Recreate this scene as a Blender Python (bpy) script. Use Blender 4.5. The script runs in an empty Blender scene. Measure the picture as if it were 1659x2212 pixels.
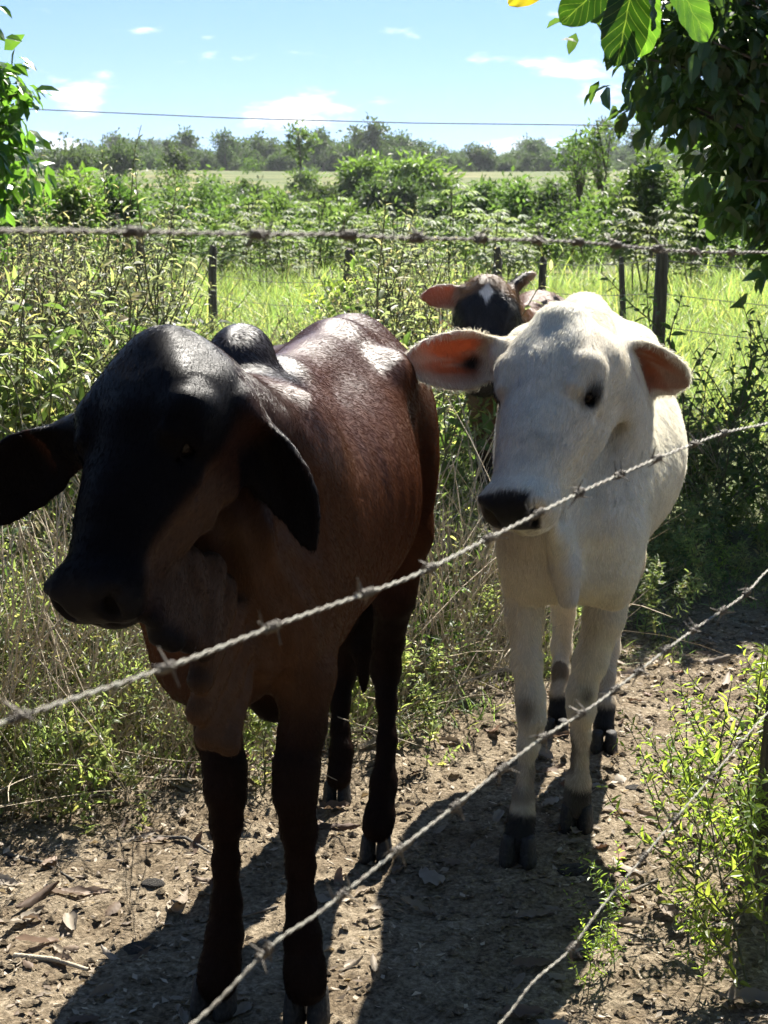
import bpy, bmesh, math, random
import numpy as np
from mathutils import Vector, Matrix, Euler

# ---------------------------------------------------------------- camera, sky, sun, exposure
scene = bpy.context.scene
COL = scene.collection
CAM_H = 1.40
PITCH = math.radians(10.79)
FPX, PCX, PCY = 3600.0, 829.5, 1106.0          # focal length and principal point on a 1659 x 2212 sheet
cam_data = bpy.data.cameras.new("camera")
cam_data.sensor_fit = 'VERTICAL'
cam_data.sensor_height = 24.0
cam_data.lens = 24.0 * FPX / 2212.0
cam_data.clip_start = 0.05
cam_data.clip_end = 6000.0
cam_data.dof.use_dof = True
cam_data.dof.focus_distance = 3.1
cam_data.dof.aperture_fstop = 13.0
cam = bpy.data.objects.new("camera", cam_data)
cam.location = (0, 0, CAM_H)
cam.rotation_euler = (math.radians(90) - PITCH, 0, 0)
COL.objects.link(cam)
scene.camera = cam

CLOUD_U, CLOUD_V = 7.9, 4.6
SUN_AZ = math.radians(19.0)      # to the right of straight ahead, behind the animals
SUN_EL = math.radians(47.0)
world = bpy.data.worlds.new("World")
scene.world = world
world.use_nodes = True
wn, wl = world.node_tree.nodes, world.node_tree.links
wn.clear()
w_out = wn.new("ShaderNodeOutputWorld")
w_bg = wn.new("ShaderNodeBackground")
w_bg.inputs["Strength"].default_value = 0.05
w_sky = wn.new("ShaderNodeTexSky")
w_sky.sky_type = 'NISHITA'
w_sky.sun_disc = False
w_sky.sun_elevation = SUN_EL
w_sky.sun_rotation = SUN_AZ
w_sky.air_density = 0.9
w_sky.dust_density = 0.0
w_sky.ozone_density = 2.6
# the sky dome is read a little above the true horizon (clear upland air), with fair weather clouds all round
w_tc = wn.new("ShaderNodeTexCoord")
w_sep = wn.new("ShaderNodeSeparateXYZ"); wl.new(w_tc.outputs["Generated"], w_sep.inputs[0])
def wmath(op, a, b=None, c=None):
    x = wn.new("ShaderNodeMath"); x.operation = op
    for s, v in zip(x.inputs, (a, b, c)):
        if v is None: continue
        if isinstance(v, (int, float)): s.default_value = v
        else: wl.new(v, s)
    return x.outputs[0]
w_comb = wn.new("ShaderNodeCombineXYZ")
wl.new(w_sep.outputs[0], w_comb.inputs[0]); wl.new(w_sep.outputs[1], w_comb.inputs[1])
wl.new(wmath('MULTIPLY_ADD', wmath('MAXIMUM', w_sep.outputs[2], 0.0), 0.85, 0.17), w_comb.inputs[2])
wl.new(w_comb.outputs[0], w_sky.inputs[0])
w_az = wmath('ARCTAN2', w_sep.outputs[0], w_sep.outputs[1])
w_el = wmath('ARCSINE', w_sep.outputs[2])
w_cv = wn.new("ShaderNodeCombineXYZ")
wl.new(wmath('MULTIPLY_ADD', w_az, 13.0, CLOUD_U), w_cv.inputs[0]); wl.new(wmath('MULTIPLY_ADD', w_el, 40.0, CLOUD_V), w_cv.inputs[1])
w_n = wn.new("ShaderNodeTexNoise"); w_n.inputs["Scale"].default_value = 1.0; w_n.inputs["Detail"].default_value = 7.0; w_n.inputs["Roughness"].default_value = 0.55
wl.new(w_cv.outputs[0], w_n.inputs["Vector"])
w_r = wn.new("ShaderNodeMapRange"); w_r.interpolation_type = 'SMOOTHSTEP'
w_r.inputs[1].default_value = 0.56; w_r.inputs[2].default_value = 0.69; w_r.inputs[4].default_value = 0.85
wl.new(wmath('ADD', w_n.outputs["Fac"], wmath('MULTIPLY_ADD', w_el, -0.5, 0.03)), w_r.inputs[0])
w_hz = wn.new("ShaderNodeMapRange"); w_hz.interpolation_type = 'SMOOTHERSTEP'
w_hz.inputs[1].default_value = 0.13; w_hz.inputs[2].default_value = -0.02; w_hz.inputs[4].default_value = 0.26
wl.new(w_el, w_hz.inputs[0])
w_mh = wn.new("ShaderNodeMix"); w_mh.data_type = 'RGBA'
wl.new(w_hz.outputs[0], w_mh.inputs[0]); wl.new(w_sky.outputs[0], w_mh.inputs[6]); w_mh.inputs[7].default_value = (7.6, 8.6, 9.2, 1)
w_mx = wn.new("ShaderNodeMix"); w_mx.data_type = 'RGBA'
wl.new(w_r.outputs[0], w_mx.inputs[0]); wl.new(w_mh.outputs[2], w_mx.inputs[6]); w_mx.inputs[7].default_value = (9.6, 9.7, 9.8, 1)
wl.new(w_mx.outputs[2], w_bg.inputs["Color"])
wl.new(w_bg.outputs[0], w_out.inputs["Surface"])

sun_data = bpy.data.lights.new("sun", 'SUN')
sun_data.energy = 5.0
sun_data.angle = math.radians(0.53)
sun_data.color = (1.0, 0.95, 0.86)
sun = bpy.data.objects.new("sun", sun_data)
sdir = Vector((math.sin(SUN_AZ) * math.cos(SUN_EL), math.cos(SUN_AZ) * math.cos(SUN_EL), math.sin(SUN_EL)))
sun.rotation_euler = sdir.to_track_quat('Z', 'Y').to_euler()
sun.location = sdir * 30
COL.objects.link(sun)

scene.view_settings.view_transform = 'Standard'
scene.view_settings.look = 'None'
scene.view_settings.exposure = 1.85
scene.view_settings.gamma = 1.0
scene.cycles.use_denoising = True
scene.cycles.use_adaptive_sampling = True
scene.cycles.adaptive_threshold = 0.035
scene.cycles.max_bounces = 6
scene.cycles.diffuse_bounces = 2
scene.cycles.glossy_bounces = 2
scene.cycles.transmission_bounces = 3
scene.cycles.transparent_max_bounces = 6
scene.cycles.caustics_reflective = False
scene.cycles.caustics_refractive = False

# ---------------------------------------------------------------- helpers
_ct, _st = math.cos(PITCH), math.sin(PITCH)
def P(px, py, Y):
    """surveyed point: sheet position and real distance -> world position"""
    xc, yc = (px - PCX) / FPX, (PCY - py) / FPX
    t = Y / (_ct + yc * _st)
    return np.array((xc * t, Y, CAM_H + t * (yc * _ct - _st)))
def PR(rp, py, Y):
    yc = (PCY - py) / FPX
    return rp / FPX * Y / (_ct + yc * _st)
def G(px, py, z=0.0):
    """point on the level z"""
    xc, yc = (px - PCX) / FPX, (PCY - py) / FPX
    t = (z - CAM_H) / (yc * _ct - _st)
    return np.array((xc * t, t * (_ct + yc * _st), z))
def unit(v):
    v = np.asarray(v, float)
    return v / max(1e-9, np.linalg.norm(v))

def tag(o, label=None, cat=None, group=None, kind=None):
    if label: o["label"] = label
    if cat: o["category"] = cat
    if group: o["group"] = group
    if kind: o["kind"] = kind
    return o
def empty(name, loc, label=None, cat=None, group=None, rz=0.0):
    o = bpy.data.objects.new(name, None)
    o.location = loc
    o.rotation_euler = (0, 0, rz)
    o.empty_display_size = 0.1
    COL.objects.link(o)
    return tag(o, label, cat, group)
def mesh_from(name, verts, faces, mats, smooth=True, mat_idx=None):
    me = bpy.data.meshes.new(name)
    verts = np.asarray(verts, np.float32)
    if isinstance(faces, np.ndarray):
        nf, k = faces.shape
        me.vertices.add(len(verts)); me.vertices.foreach_set("co", verts.ravel())
        me.loops.add(nf * k); me.loops.foreach_set("vertex_index", faces.astype(np.int32).ravel())
        me.polygons.add(nf); me.polygons.foreach_set("loop_start", np.arange(0, nf * k, k, dtype=np.int32))
        me.update(calc_edges=True)
    else:
        me.from_pydata([tuple(map(float, v)) for v in verts], [], faces)
    for m in (mats if isinstance(mats, (list, tuple)) else [mats]):
        me.materials.append(m)
    if mat_idx is not None:
        me.polygons.foreach_set("material_index", np.asarray(mat_idx, np.int32))
    me.polygons.foreach_set("use_smooth", np.full(len(me.polygons), smooth))
    me.validate()
    me.update()
    return me
def obj(name, me, parent=None, loc=None):
    o = bpy.data.objects.new(name, me)
    if loc is not None: o.location = loc
    if parent is not None: o.parent = parent
    COL.objects.link(o)
    return o
def hash01(i, j, k, seed=0):
    n = (i.astype(np.int64) * 374761393 + j.astype(np.int64) * 668265263 + k.astype(np.int64) * 2147483647 + seed * 1274126177) & 0xffffffff
    n = ((n ^ (n >> 13)) * 1274126177) & 0xffffffff
    n = (n ^ (n >> 16)) & 0xffffff
    return n.astype(np.float64) / 0xffffff
def vnoise(p, freq=1.0, seed=0):
    """smooth value noise in -1..1 on an (n,3) array"""
    q = np.asarray(p, float) * freq
    i = np.floor(q).astype(np.int64); f = q - i; f = f * f * (3 - 2 * f)
    r = 0
    for dx in (0, 1):
        for dy in (0, 1):
            for dz in (0, 1):
                w = (f[:, 0] if dx else 1 - f[:, 0]) * (f[:, 1] if dy else 1 - f[:, 1]) * (f[:, 2] if dz else 1 - f[:, 2])
                r = r + w * hash01(i[:, 0] + dx, i[:, 1] + dy, i[:, 2] + dz, seed)
    return r * 2 - 1
def fbm(p, freq, octv=3, seed=0):
    a, r, s = 1.0, 0, 0
    for o in range(octv):
        r = r + a * vnoise(p, freq * 2 ** o, seed + o); s += a; a *= 0.5
    return r / s

# ---------------------------------------------------------------- material helpers
def new_mat(name):
    m = bpy.data.materials.new(name)
    m.use_nodes = True
    nt = m.node_tree
    nt.nodes.clear()
    out = nt.nodes.new("ShaderNodeOutputMaterial")
    return m, nt.nodes, nt.links, out
def nmix(n, l, fac, a, b, blend='MIX'):
    x = n.new("ShaderNodeMix"); x.data_type = 'RGBA'; x.blend_type = blend
    for sock, val in ((x.inputs[0], fac), (x.inputs[6], a), (x.inputs[7], b)):
        if hasattr(val, "is_output") or isinstance(val, bpy.types.NodeSocket): l.new(val, sock)
        elif isinstance(val, (int, float)): sock.default_value = val
        else: sock.default_value = (*val, 1.0)
    return x.outputs[2]
def nnoise(n, l, scale, detail=3.0, rough=0.55, vec=None):
    x = n.new("ShaderNodeTexNoise")
    x.inputs["Scale"].default_value = scale; x.inputs["Detail"].default_value = detail; x.inputs["Roughness"].default_value = rough
    if vec is not None: l.new(vec, x.inputs["Vector"])
    return x.outputs["Fac"]
def nramp(n, l, fac, stops):
    x = n.new("ShaderNodeValToRGB")
    el = x.color_ramp.elements
    while len(el) < len(stops): el.new(0.5)
    for e, (p, c) in zip(el, stops):
        e.position = p; e.color = (*c, 1.0) if len(c) == 3 else c
    l.new(fac, x.inputs[0])
    return x.outputs[0]
def nbump(n, l, height, strength, dist=0.01):
    x = n.new("ShaderNodeBump")
    x.inputs["Strength"].default_value = strength; x.inputs["Distance"].default_value = dist
    l.new(height, x.inputs["Height"])
    return x.outputs[0]
def nmath(n, l, op, a, b=None):
    x = n.new("ShaderNodeMath"); x.operation = op
    for s, v in ((x.inputs[0], a), (x.inputs[1], b)):
        if v is None: continue
        if isinstance(v, (int, float)): s.default_value = v
        else: l.new(v, s)
    return x.outputs[0]
# ================================================================ terrain
def terrain(x, y):
    z = np.interp(y, [0, 20, 40, 60, 110, 140, 200, 300, 345, 600, 900, 3000], [0, 0, -.55, -1.2, -.2, 1.0, 3.2, 5.6, 6.2, 9.5, 9.5, 0])
    return z + np.where(y > 25, np.sin(x * .021 + y * .013) * .25 + np.sin(x * .05 - 1.3) * .12, 0) * np.clip((y - 25) / 40, 0, 1)
def ground_z(x, y):
    x = np.atleast_1d(np.asarray(x, float)); y = np.atleast_1d(np.asarray(y, float))
    p = np.stack([x, y, np.zeros_like(x)], 1)
    nearw = np.clip((9.0 - y) / 3, 0, 1) * np.clip((5 - np.abs(x)) / 2, 0, 1)
    lump = fbm(p, 9, 4, 5)
    rid = 1 - np.abs(fbm(p, 16, 3, 8)) * 2
    dz = nearw * (.012 * fbm(p, 2.2, 2, 4) + .015 * lump + .012 * np.clip(rid, 0, 1) * np.clip(vnoise(p, 3.1, 12) + .2, 0, 1) + .006 * fbm(p, 46, 2, 15) - .010)
    return terrain(x, y) + dz
def spaced(lo, hi, step, far, grow):
    a = list(np.arange(lo, hi + 1e-6, step)); s = step
    up = []; v = hi
    while v < far: s *= grow; v += s; up.append(v)
    return a, up
xs, xu = spaced(-1.7, 1.7, .0125, 620, 1.16)
xs = np.array([-v for v in xu[::-1]] + xs + xu)
ys, yu = spaced(2.0, 5.6, .0125, 1000, 1.045)
ys = np.array(list(-np.geomspace(60, .6, 12)) + list(np.arange(0, 2.0, .08)) + ys + yu)
XX, YY = np.meshgrid(xs, ys, indexing='ij')
gz = ground_z(XX.ravel(), YY.ravel())
gv = np.c_[XX.ravel(), YY.ravel(), gz]
ni, nj = len(xs), len(ys)
I, J = np.meshgrid(np.arange(ni - 1), np.arange(nj - 1), indexing='ij')
b = (I * nj + J).ravel()
gq = np.stack([b, b + nj, b + nj + 1, b + 1], 1)
m, n, l, out = new_mat("earth")
tc = n.new("ShaderNodeTexCoord"); ob = tc.outputs["Object"]
sep = n.new("ShaderNodeSeparateXYZ"); l.new(ob, sep.inputs[0])
fine = nnoise(n, l, 85, 6, .7, ob); mid = nnoise(n, l, 7, 5, .65, ob); big = nnoise(n, l, 1.3, 3, .5, ob)
dirt = nramp(n, l, fine, [(.30, (.055, .042, .028)), (.48, (.205, .163, .108)), (.68, (.41, .338, .24))])
dirt = nmix(n, l, nramp(n, l, mid, [(.38, (1, 1, 1)), (.60, (0, 0, 0))]), dirt, nmix(n, l, 1.0, dirt, (.60, .56, .52), 'MULTIPLY'))
grass = nramp(n, l, nnoise(n, l, .06, 7, .70, ob), [(.32, (.038, .060, .018)), (.48, (.090, .112, .034)), (.62, (.18, .155, .070))])
mr = n.new("ShaderNodeMapRange"); mr.inputs[1].default_value = 6.0; mr.inputs[2].default_value = 9.0
l.new(nmath(n, l, 'ADD', sep.outputs["Y"], nmath(n, l, 'MULTIPLY', mid, 2.0)), mr.inputs[0])
bs = n.new("ShaderNodeBsdfPrincipled"); bs.inputs["Roughness"].default_value = .95; bs.inputs["Specular IOR Level"].default_value = .15
l.new(nmix(n, l, mr.outputs[0], dirt, grass), bs.inputs["Base Color"])
l.new(nbump(n, l, fine, .8, .02), bs.inputs["Normal"])
l.new(bs.outputs[0], out.inputs["Surface"])
M_EARTH = m
ground = tag(obj("ground", mesh_from("ground", gv, gq, m)), kind="structure")
# ================================================================ the cattle: sculpted as one skin each
class Sculpt:
    def __init__(self):
        self.prims = []
    def cone(self, a, b, ra, rb, k=0.03):
        self.prims.append(('cone', np.asarray(a, float), np.asarray(b, float), ra, rb, k))
    def ell(self, c, axes, radii, k=0.03, cut=False):
        self.prims.append(('cut' if cut else 'ell', np.asarray(c, float), np.asarray(axes, float), np.asarray(radii, float), k))
    def groove(self, a, b, r, k=0.01):
        self.prims.append(('groove', np.asarray(a, float), np.asarray(b, float), r, r, k))
    def ear(self, **kw):
        self.prims.append(('ear', kw))
    def bounds(self, p):
        if p[0] in ('cone', 'groove'):
            lo = np.minimum(p[1] - p[3], p[2] - p[4]); hi = np.maximum(p[1] + p[3], p[2] + p[4]); k = p[5]
        elif p[0] in ('ell', 'cut'):
            ext = np.sqrt(((p[2] * p[3][:, None]) ** 2).sum(0)); lo, hi = p[1] - ext, p[1] + ext; k = p[4]
        else:
            e = p[1]; R = e['width'] * 1.1 + 0.03
            pts = np.array([e['base'], e['tip'], e['base'] + (e['tip'] - e['base']) * 0.5 - e['nrm'] * e.get('bow', 0)])
            lo, hi = pts.min(0) - R, pts.max(0) + R; k = e['k']
        return lo, hi, k
    def build(self, h):
        lo = np.min([self.bounds(p)[0] for p in self.prims if p[0] not in ('cut', 'groove')], 0) - 0.04
        hi = np.max([self.bounds(p)[1] for p in self.prims if p[0] not in ('cut', 'groove')], 0) + 0.04
        n = np.ceil((hi - lo) / h).astype(int) + 1
        F = np.full(n, 0.12, np.float32)
        for p in self.prims:
            a, b, k = self.bounds(p)
            m = k + 0.02
            i0 = np.clip(np.floor((a - m - lo) / h).astype(int), 0, n - 1)
            i1 = np.clip(np.ceil((b + m - lo) / h).astype(int) + 1, 1, n)
            if (i1 <= i0).any(): continue
            sl = tuple(slice(x, y) for x, y in zip(i0, i1))
            ax = [(lo[d] + h * np.arange(i0[d], i1[d])).astype(np.float32) for d in range(3)]
            X, Y, Z = np.meshgrid(*ax, indexing='ij', copy=False)
            if p[0] in ('cone', 'groove'):
                A, B, ra, rb = p[1], p[2], p[3], p[4]
                d = B - A; L2 = max(1e-9, float(d @ d))
                t = ((X - A[0]) * d[0] + (Y - A[1]) * d[1] + (Z - A[2]) * d[2]) / L2
                t = np.clip(t, 0, 1)
                D = np.sqrt((X - A[0] - t * d[0]) ** 2 + (Y - A[1] - t * d[1]) ** 2 + (Z - A[2] - t * d[2]) ** 2) - (ra + (rb - ra) * t)
            elif p[0] in ('ell', 'cut'):
                C, R, rad = p[1], p[2], p[3]
                x, y, z = X - C[0], Y - C[1], Z - C[2]
                q = [(x * R[i, 0] + y * R[i, 1] + z * R[i, 2]) for i in range(3)]
                k0 = np.sqrt(sum((q[i] / rad[i]) ** 2 for i in range(3)))
                k1 = np.sqrt(sum((q[i] / rad[i] ** 2) ** 2 for i in range(3)))
                D = k0 * (k0 - 1.0) / np.maximum(k1, 1e-6)
            else:
                D = self.ear_field(p[1], X, Y, Z)
            cur = F[sl]
            if p[0] in ('cut', 'groove'):
                hh = np.maximum(k - np.abs(-D - cur), 0) / k
                F[sl] = np.maximum(cur, -D) + hh * hh * k * 0.25
            else:
                hh = np.maximum(k - np.abs(cur - D), 0) / k
                F[sl] = np.minimum(cur, D) - hh * hh * k * 0.25
        return surface_nets(F, lo, h)
    @staticmethod
    def ear_field(e, X, Y, Z):
        B, T = e['base'], e['tip']
        L = np.linalg.norm(T - B); e1 = (T - B) / L
        e3 = unit(e['nrm'] - e1 * (e['nrm'] @ e1)); e2 = np.cross(e3, e1)
        x, y, z = X - B[0], Y - B[1], Z - B[2]
        s = (x * e1[0] + y * e1[1] + z * e1[2]) / L
        t = x * e2[0] + y * e2[1] + z * e2[2] + e.get('sweep', 0) * np.clip(s, 0, 1) * (1 - np.clip(s, 0, 1)) * 4
        w = x * e3[0] + y * e3[1] + z * e3[2]
        sc = np.clip(s, 0, 1)
        prof = np.interp(sc, e.get('ps', [0, .12, .3, .5, .7, .85, .95, 1]), e.get('pw', [.42, .62, .93, 1, .86, .58, .28, .05])) * e['width']
        r = t / np.maximum(prof, 1e-4)
        rc = np.clip(np.abs(r), 0, 1)
        cup = e['cup'] * np.interp(sc, [0, .25, .6, 1], [1.25, 1.0, .6, .12])
        w0 = -cup * (1 - rc ** 2) * e['width'] - e.get('bow', 0) * 4 * sc * (1 - sc) + e.get('curl', 0) * np.clip(r, -1, 1) * sc * e['width']
        th = np.interp(sc, [0, .3, 1], [e['thick'] * 1.7, e['thick'], e['thick'] * .8]) * (0.55 + 0.45 * (1 - rc ** 2))
        q = np.abs(w - w0) * 0.8 - th
        ed = (np.abs(t) - prof) * 0.85
        el = np.maximum(-s, s - 1) * L
        ed = np.maximum(ed, el)
        return (np.sqrt(np.maximum(q, 0) ** 2 + np.maximum(ed, 0) ** 2) + np.minimum(np.maximum(q, ed), 0) - 0.003).astype(np.float32)

def surface_nets(F, lo, h):
    nx, ny, nz = F.shape
    S = F < 0
    c = [(i, j, k) for i in (0, 1) for j in (0, 1) for k in (0, 1)]
    cnt = np.zeros((nx - 1, ny - 1, nz - 1), np.int8)
    for i, j, k in c:
        cnt += S[i:nx - 1 + i, j:ny - 1 + j, k:nz - 1 + k]
    act = np.argwhere((cnt > 0) & (cnt < 8))
    idx = np.full(cnt.shape, -1, np.int32)
    idx[act[:, 0], act[:, 1], act[:, 2]] = np.arange(len(act))
    val = {o: F[act[:, 0] + o[0], act[:, 1] + o[1], act[:, 2] + o[2]].astype(np.float64) for o in c}
    acc = np.zeros((len(act), 3)); num = np.zeros(len(act))
    for a in c:
        for d in range(3):
            if a[d] == 0:
                b = list(a); b[d] = 1; b = tuple(b)
                va, vb = val[a], val[b]
                m = (va < 0) != (vb < 0)
                t = np.where(m, va / np.where(m, va - vb, 1), 0)
                pt = np.tile(np.array(a, float), (len(act), 1)); pt[:, d] = t
                acc[m] += pt[m]; num[m] += 1
    V = lo + h * (act + acc / num[:, None])
    quads = []
    for d in range(3):
        o = [(1, 2), (2, 0), (0, 1)][d]
        A = [slice(None)] * 3; B = [slice(None)] * 3
        A[d] = slice(0, -1); B[d] = slice(1, None)
        e = np.argwhere(S[tuple(A)] != S[tuple(B)])
        ok = (e[:, o[0]] > 0) & (e[:, o[1]] > 0) & (e[:, o[0]] < F.shape[o[0]] - 1) & (e[:, o[1]] < F.shape[o[1]] - 1)
        e = e[ok]
        inside = S[e[:, 0], e[:, 1], e[:, 2]]
        def cell(a, b):
            q = e.copy(); q[:, o[0]] -= a; q[:, o[1]] -= b
            return idx[q[:, 0], q[:, 1], q[:, 2]]
        Q = np.stack([cell(1, 1), cell(0, 1), cell(0, 0), cell(1, 0)], 1)
        Q[~inside] = Q[~inside][:, ::-1]
        quads.append(Q)
    Q = np.concatenate(quads)
    Q = Q[(Q >= 0).all(1)]
    # keep the biggest connected skin only is not needed; relax it
    E = np.concatenate([Q[:, [0, 1]], Q[:, [1, 2]], Q[:, [2, 3]], Q[:, [3, 0]]])
    deg = np.bincount(E.ravel(), minlength=len(V)).astype(float)
    for it in range(3):
        N = np.zeros_like(V)
        for d in range(3):
            N[:, d] = np.bincount(E[:, 0], V[E[:, 1], d], len(V)) + np.bincount(E[:, 1], V[E[:, 0], d], len(V))
        lap = N / np.maximum(deg, 1)[:, None] - V
        V = V + (0.55 if it % 2 == 0 else -0.35) * lap
    return V, Q
def vertex_normals(V, Q):
    n = np.cross(V[Q[:, 2]] - V[Q[:, 0]], V[Q[:, 3]] - V[Q[:, 1]])
    N = np.zeros_like(V)
    for k in range(4):
        for d in range(3):
            N[:, d] += np.bincount(Q[:, k], n[:, d], len(V))
    return N / np.maximum(np.linalg.norm(N, axis=1), 1e-12)[:, None]
def sstep(x, a, b):
    t = np.clip((x - a) / (b - a), 0, 1)
    return t * t * (3 - 2 * t)

class Head:
    """skull frame: u from poll to muzzle, v to the animal's left, w out of the forehead"""
    def __init__(self, poll, muzzle, left):
        self.o = np.asarray(poll, float)
        d = np.asarray(muzzle, float) - self.o
        self.L = np.linalg.norm(d); self.u = d / self.L
        self.v = unit(np.asarray(left, float) - self.u * (np.asarray(left, float) @ self.u))
        self.w = np.cross(self.u, self.v)
        self.R = np.array([self.u, self.v, self.w])
    def __call__(self, u, v, w):
        return self.o + self.L * (u * self.u + v * self.v + w * self.w)
    def local(self, V):
        return ((V - self.o) @ self.R.T) / self.L

def sculpt_head(S, H, broad=1.0, knob=1.0):
    L = H.L
    def E(u, v, w, ru, rv, rw, k=.05, cut=False, rot=0.0, tilt=0.0):
        R = H.R
        if rot or tilt:
            c, s = math.cos(rot), math.sin(rot)
            r0, r1, r2 = c * R[0] + s * R[1], -s * R[0] + c * R[1], R[2]
            c, s = math.cos(tilt), math.sin(tilt)
            R = np.array([c * r0 + s * r2, r1, -s * r0 + c * r2])
        S.ell(H(u, v, w), R, np.array([ru, rv, rw]) * L, k * L, cut)
    def C(a, b, ra, rb, k=.06):
        S.cone(H(*a), H(*b), ra * L, rb * L, k * L)
    E(.17, 0, -.17, .20, .205 * broad, .175, .08)
    E(.30, 0, -.15, .24, .235 * broad, .145, .08)
    E(.025, 0, -.10, .07, .085 * knob, .085, .07)
    E(-.005, 0, -.075, .045, .060 * knob, .055, .05)
    for s in (-1, 1):                                      # temporal line from the knob to the brow
        C((.05, .05 * s, -.06), (.27, .165 * s * broad, -.055), .05, .05, .09)
        C((.28, .185 * s * broad, -.085), (.38, .200 * s * broad, -.100), .05, .035, .06)
    C((.30, 0, -.13), (.62, 0, -.115), .135, .105, .10)       # bridge
    C((.58, 0, -.115), (.90, 0, -.115), .108, .098, .08)
    for s in (-1, 1):
        C((.50, .09 * s, -.13), (.86, .06 * s, -.14), .085, .07, .08)
        E(.40, .115 * s * broad, -.28, .19, .085, .155, .09)                  # cheek
        C((.37, .105 * s * broad, -.37), (.60, .085 * s, -.30), .075, .062, .05)
        C((.60, .085 * s, -.30), (.82, .05 * s, -.235), .062, .055, .05)       # jaw bone
        C((.50, .155 * s * broad, -.19), (.66, .115 * s, -.17), .035, .03, .07) # facial crest
    C((.62, 0, -.24), (.86, 0, -.225), .075, .06, .07)
    E(.935, 0, -.130, .075, .143, .115, .06)                 # muzzle pad
    for s in (-1, 1):
        E(.925, .082 * s, -.115, .072, .066, .090, .05)
        E(.90, .10 * s, -.165, .09, .055, .06, .05)          # upper lip corners
    E(.90, 0, -.250, .085, .108, .060, .05)                  # lower lip and chin
    for s in (-1, 1):
        E(1.0, .090 * s, -.105, .055, .030, .055, .016, True, rot=.35 * s, tilt=.4)
        E(.985, .126 * s, -.065, .040, .026, .022, .016, True, rot=.5 * s)
        C((.99, .050 * s, -.10), (.965, .080 * s, -.045), .016, .016, .03)
        C((.965, .080 * s, -.045), (.945, .135 * s, -.045), .016, .015, .03)
        S.groove(H(.985, .03 * s, -.208), H(.88, .140 * s, -.208), .009 * L, .02 * L)
        S.groove(H(.88, .15 * s, -.205), H(.80, .135 * s, -.20), .007 * L, .025 * L)
        # eye pit and lids
        ev, ew = .178 * s * broad ** .5, -.112
        E(.382, ev * 1.06, ew, .060, .036, .048, .015, True)
        C((.322, ev * 1.0, ew + .005), (.352, ev * 1.04, ew + .044), .012, .016, .02)
        C((.352, ev * 1.04, ew + .044), (.402, ev * 1.03, ew + .046), .016, .015, .02)
        C((.402, ev * 1.03, ew + .046), (.450, ev * .96, ew + .008), .015, .010, .02)
        C((.328, ev * 1.0, ew - .016), (.376, ev * 1.02, ew - .049), .011, .013, .02)
        C((.376, ev * 1.02, ew - .049), (.448, ev * .96, ew - .004), .013, .010, .02)
        C((.29, ev * .95, ew + .075), (.40, ev * .92, ew + .088), .030, .022, .06)
        S.groove(H(.455, .150 * s * broad, -.110), H(.57, .125 * s, -.128), .008 * L, .05 * L)
        S.groove(H(.42, .20 * s * broad, -.235), H(.52, .165 * s * broad, -.225), .006 * L, .05 * L)

def jaw_hollow(S, H, broad):
    """the hollow between jaw and neck"""
    for s in (-1, 1):
        S.ell(H(.47, .165 * s * broad, -.475), H.R, np.array((.20, .075, .040)) * H.L, .03, True)

def eye_spot(H, s, broad=1.0):
    return H(.384, .160 * s * broad ** .5, -.112)

def leg_chain(S, pts, k=0.035):
    """pts: (px, py, Y, halfwidth px)"""
    W = [(P(a, b, Y), PR(hw, b, Y) * .88) for a, b, Y, hw in pts]
    for (a, ra), (b, rb) in zip(W, W[1:]):
        S.cone(a, b, ra, rb, k)
    return W

def claw_mesh(name, mat):
    """one claw of a cloven hoof, 1 unit long, pointing to -Y, flat sole at z=0"""
    V, Fc = [], []
    rings = [(0.00, 1.00, 0.0), (0.25, .97, .02), (.55, .88, .06), (.8, .76, .10), (.95, .66, .12), (1.0, .45, .13)]
    n = 14
    for z, sc, back in rings:
        for i in range(n):
            a = 2 * math.pi * i / n
            x = .42 * math.cos(a); y = .56 * math.sin(a)
            if y < 0: x *= 1 - .35 * (-y / .56) ** 2
            V.append((x * (sc * .6 + .4), y * sc + back * .8, z * .82))
    for r in range(len(rings) - 1):
        for i in range(n):
            j = (i + 1) % n
            Fc.append((r * n + i, r * n + j, (r + 1) * n + j, (r + 1) * n + i))
    Fc.append(tuple(range(n))[::-1]); Fc.append(tuple(range((len(rings) - 1) * n, len(rings) * n)))
    return mesh_from(name, V, Fc, mat)

def ball_mesh(name, mat, seg=20, rings=12):
    V, Fc = [], []
    for r in range(rings + 1):
        th = math.pi * r / rings
        for i in range(seg):
            a = 2 * math.pi * i / seg
            V.append((math.sin(th) * math.cos(a), math.sin(th) * math.sin(a), math.cos(th)))
    for r in range(rings):
        for i in range(seg):
            j = (i + 1) % seg
            Fc.append((r * seg + i, r * seg + j, (r + 1) * seg + j, (r + 1) * seg + i))
    return mesh_from(name, V, Fc, mat)

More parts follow.
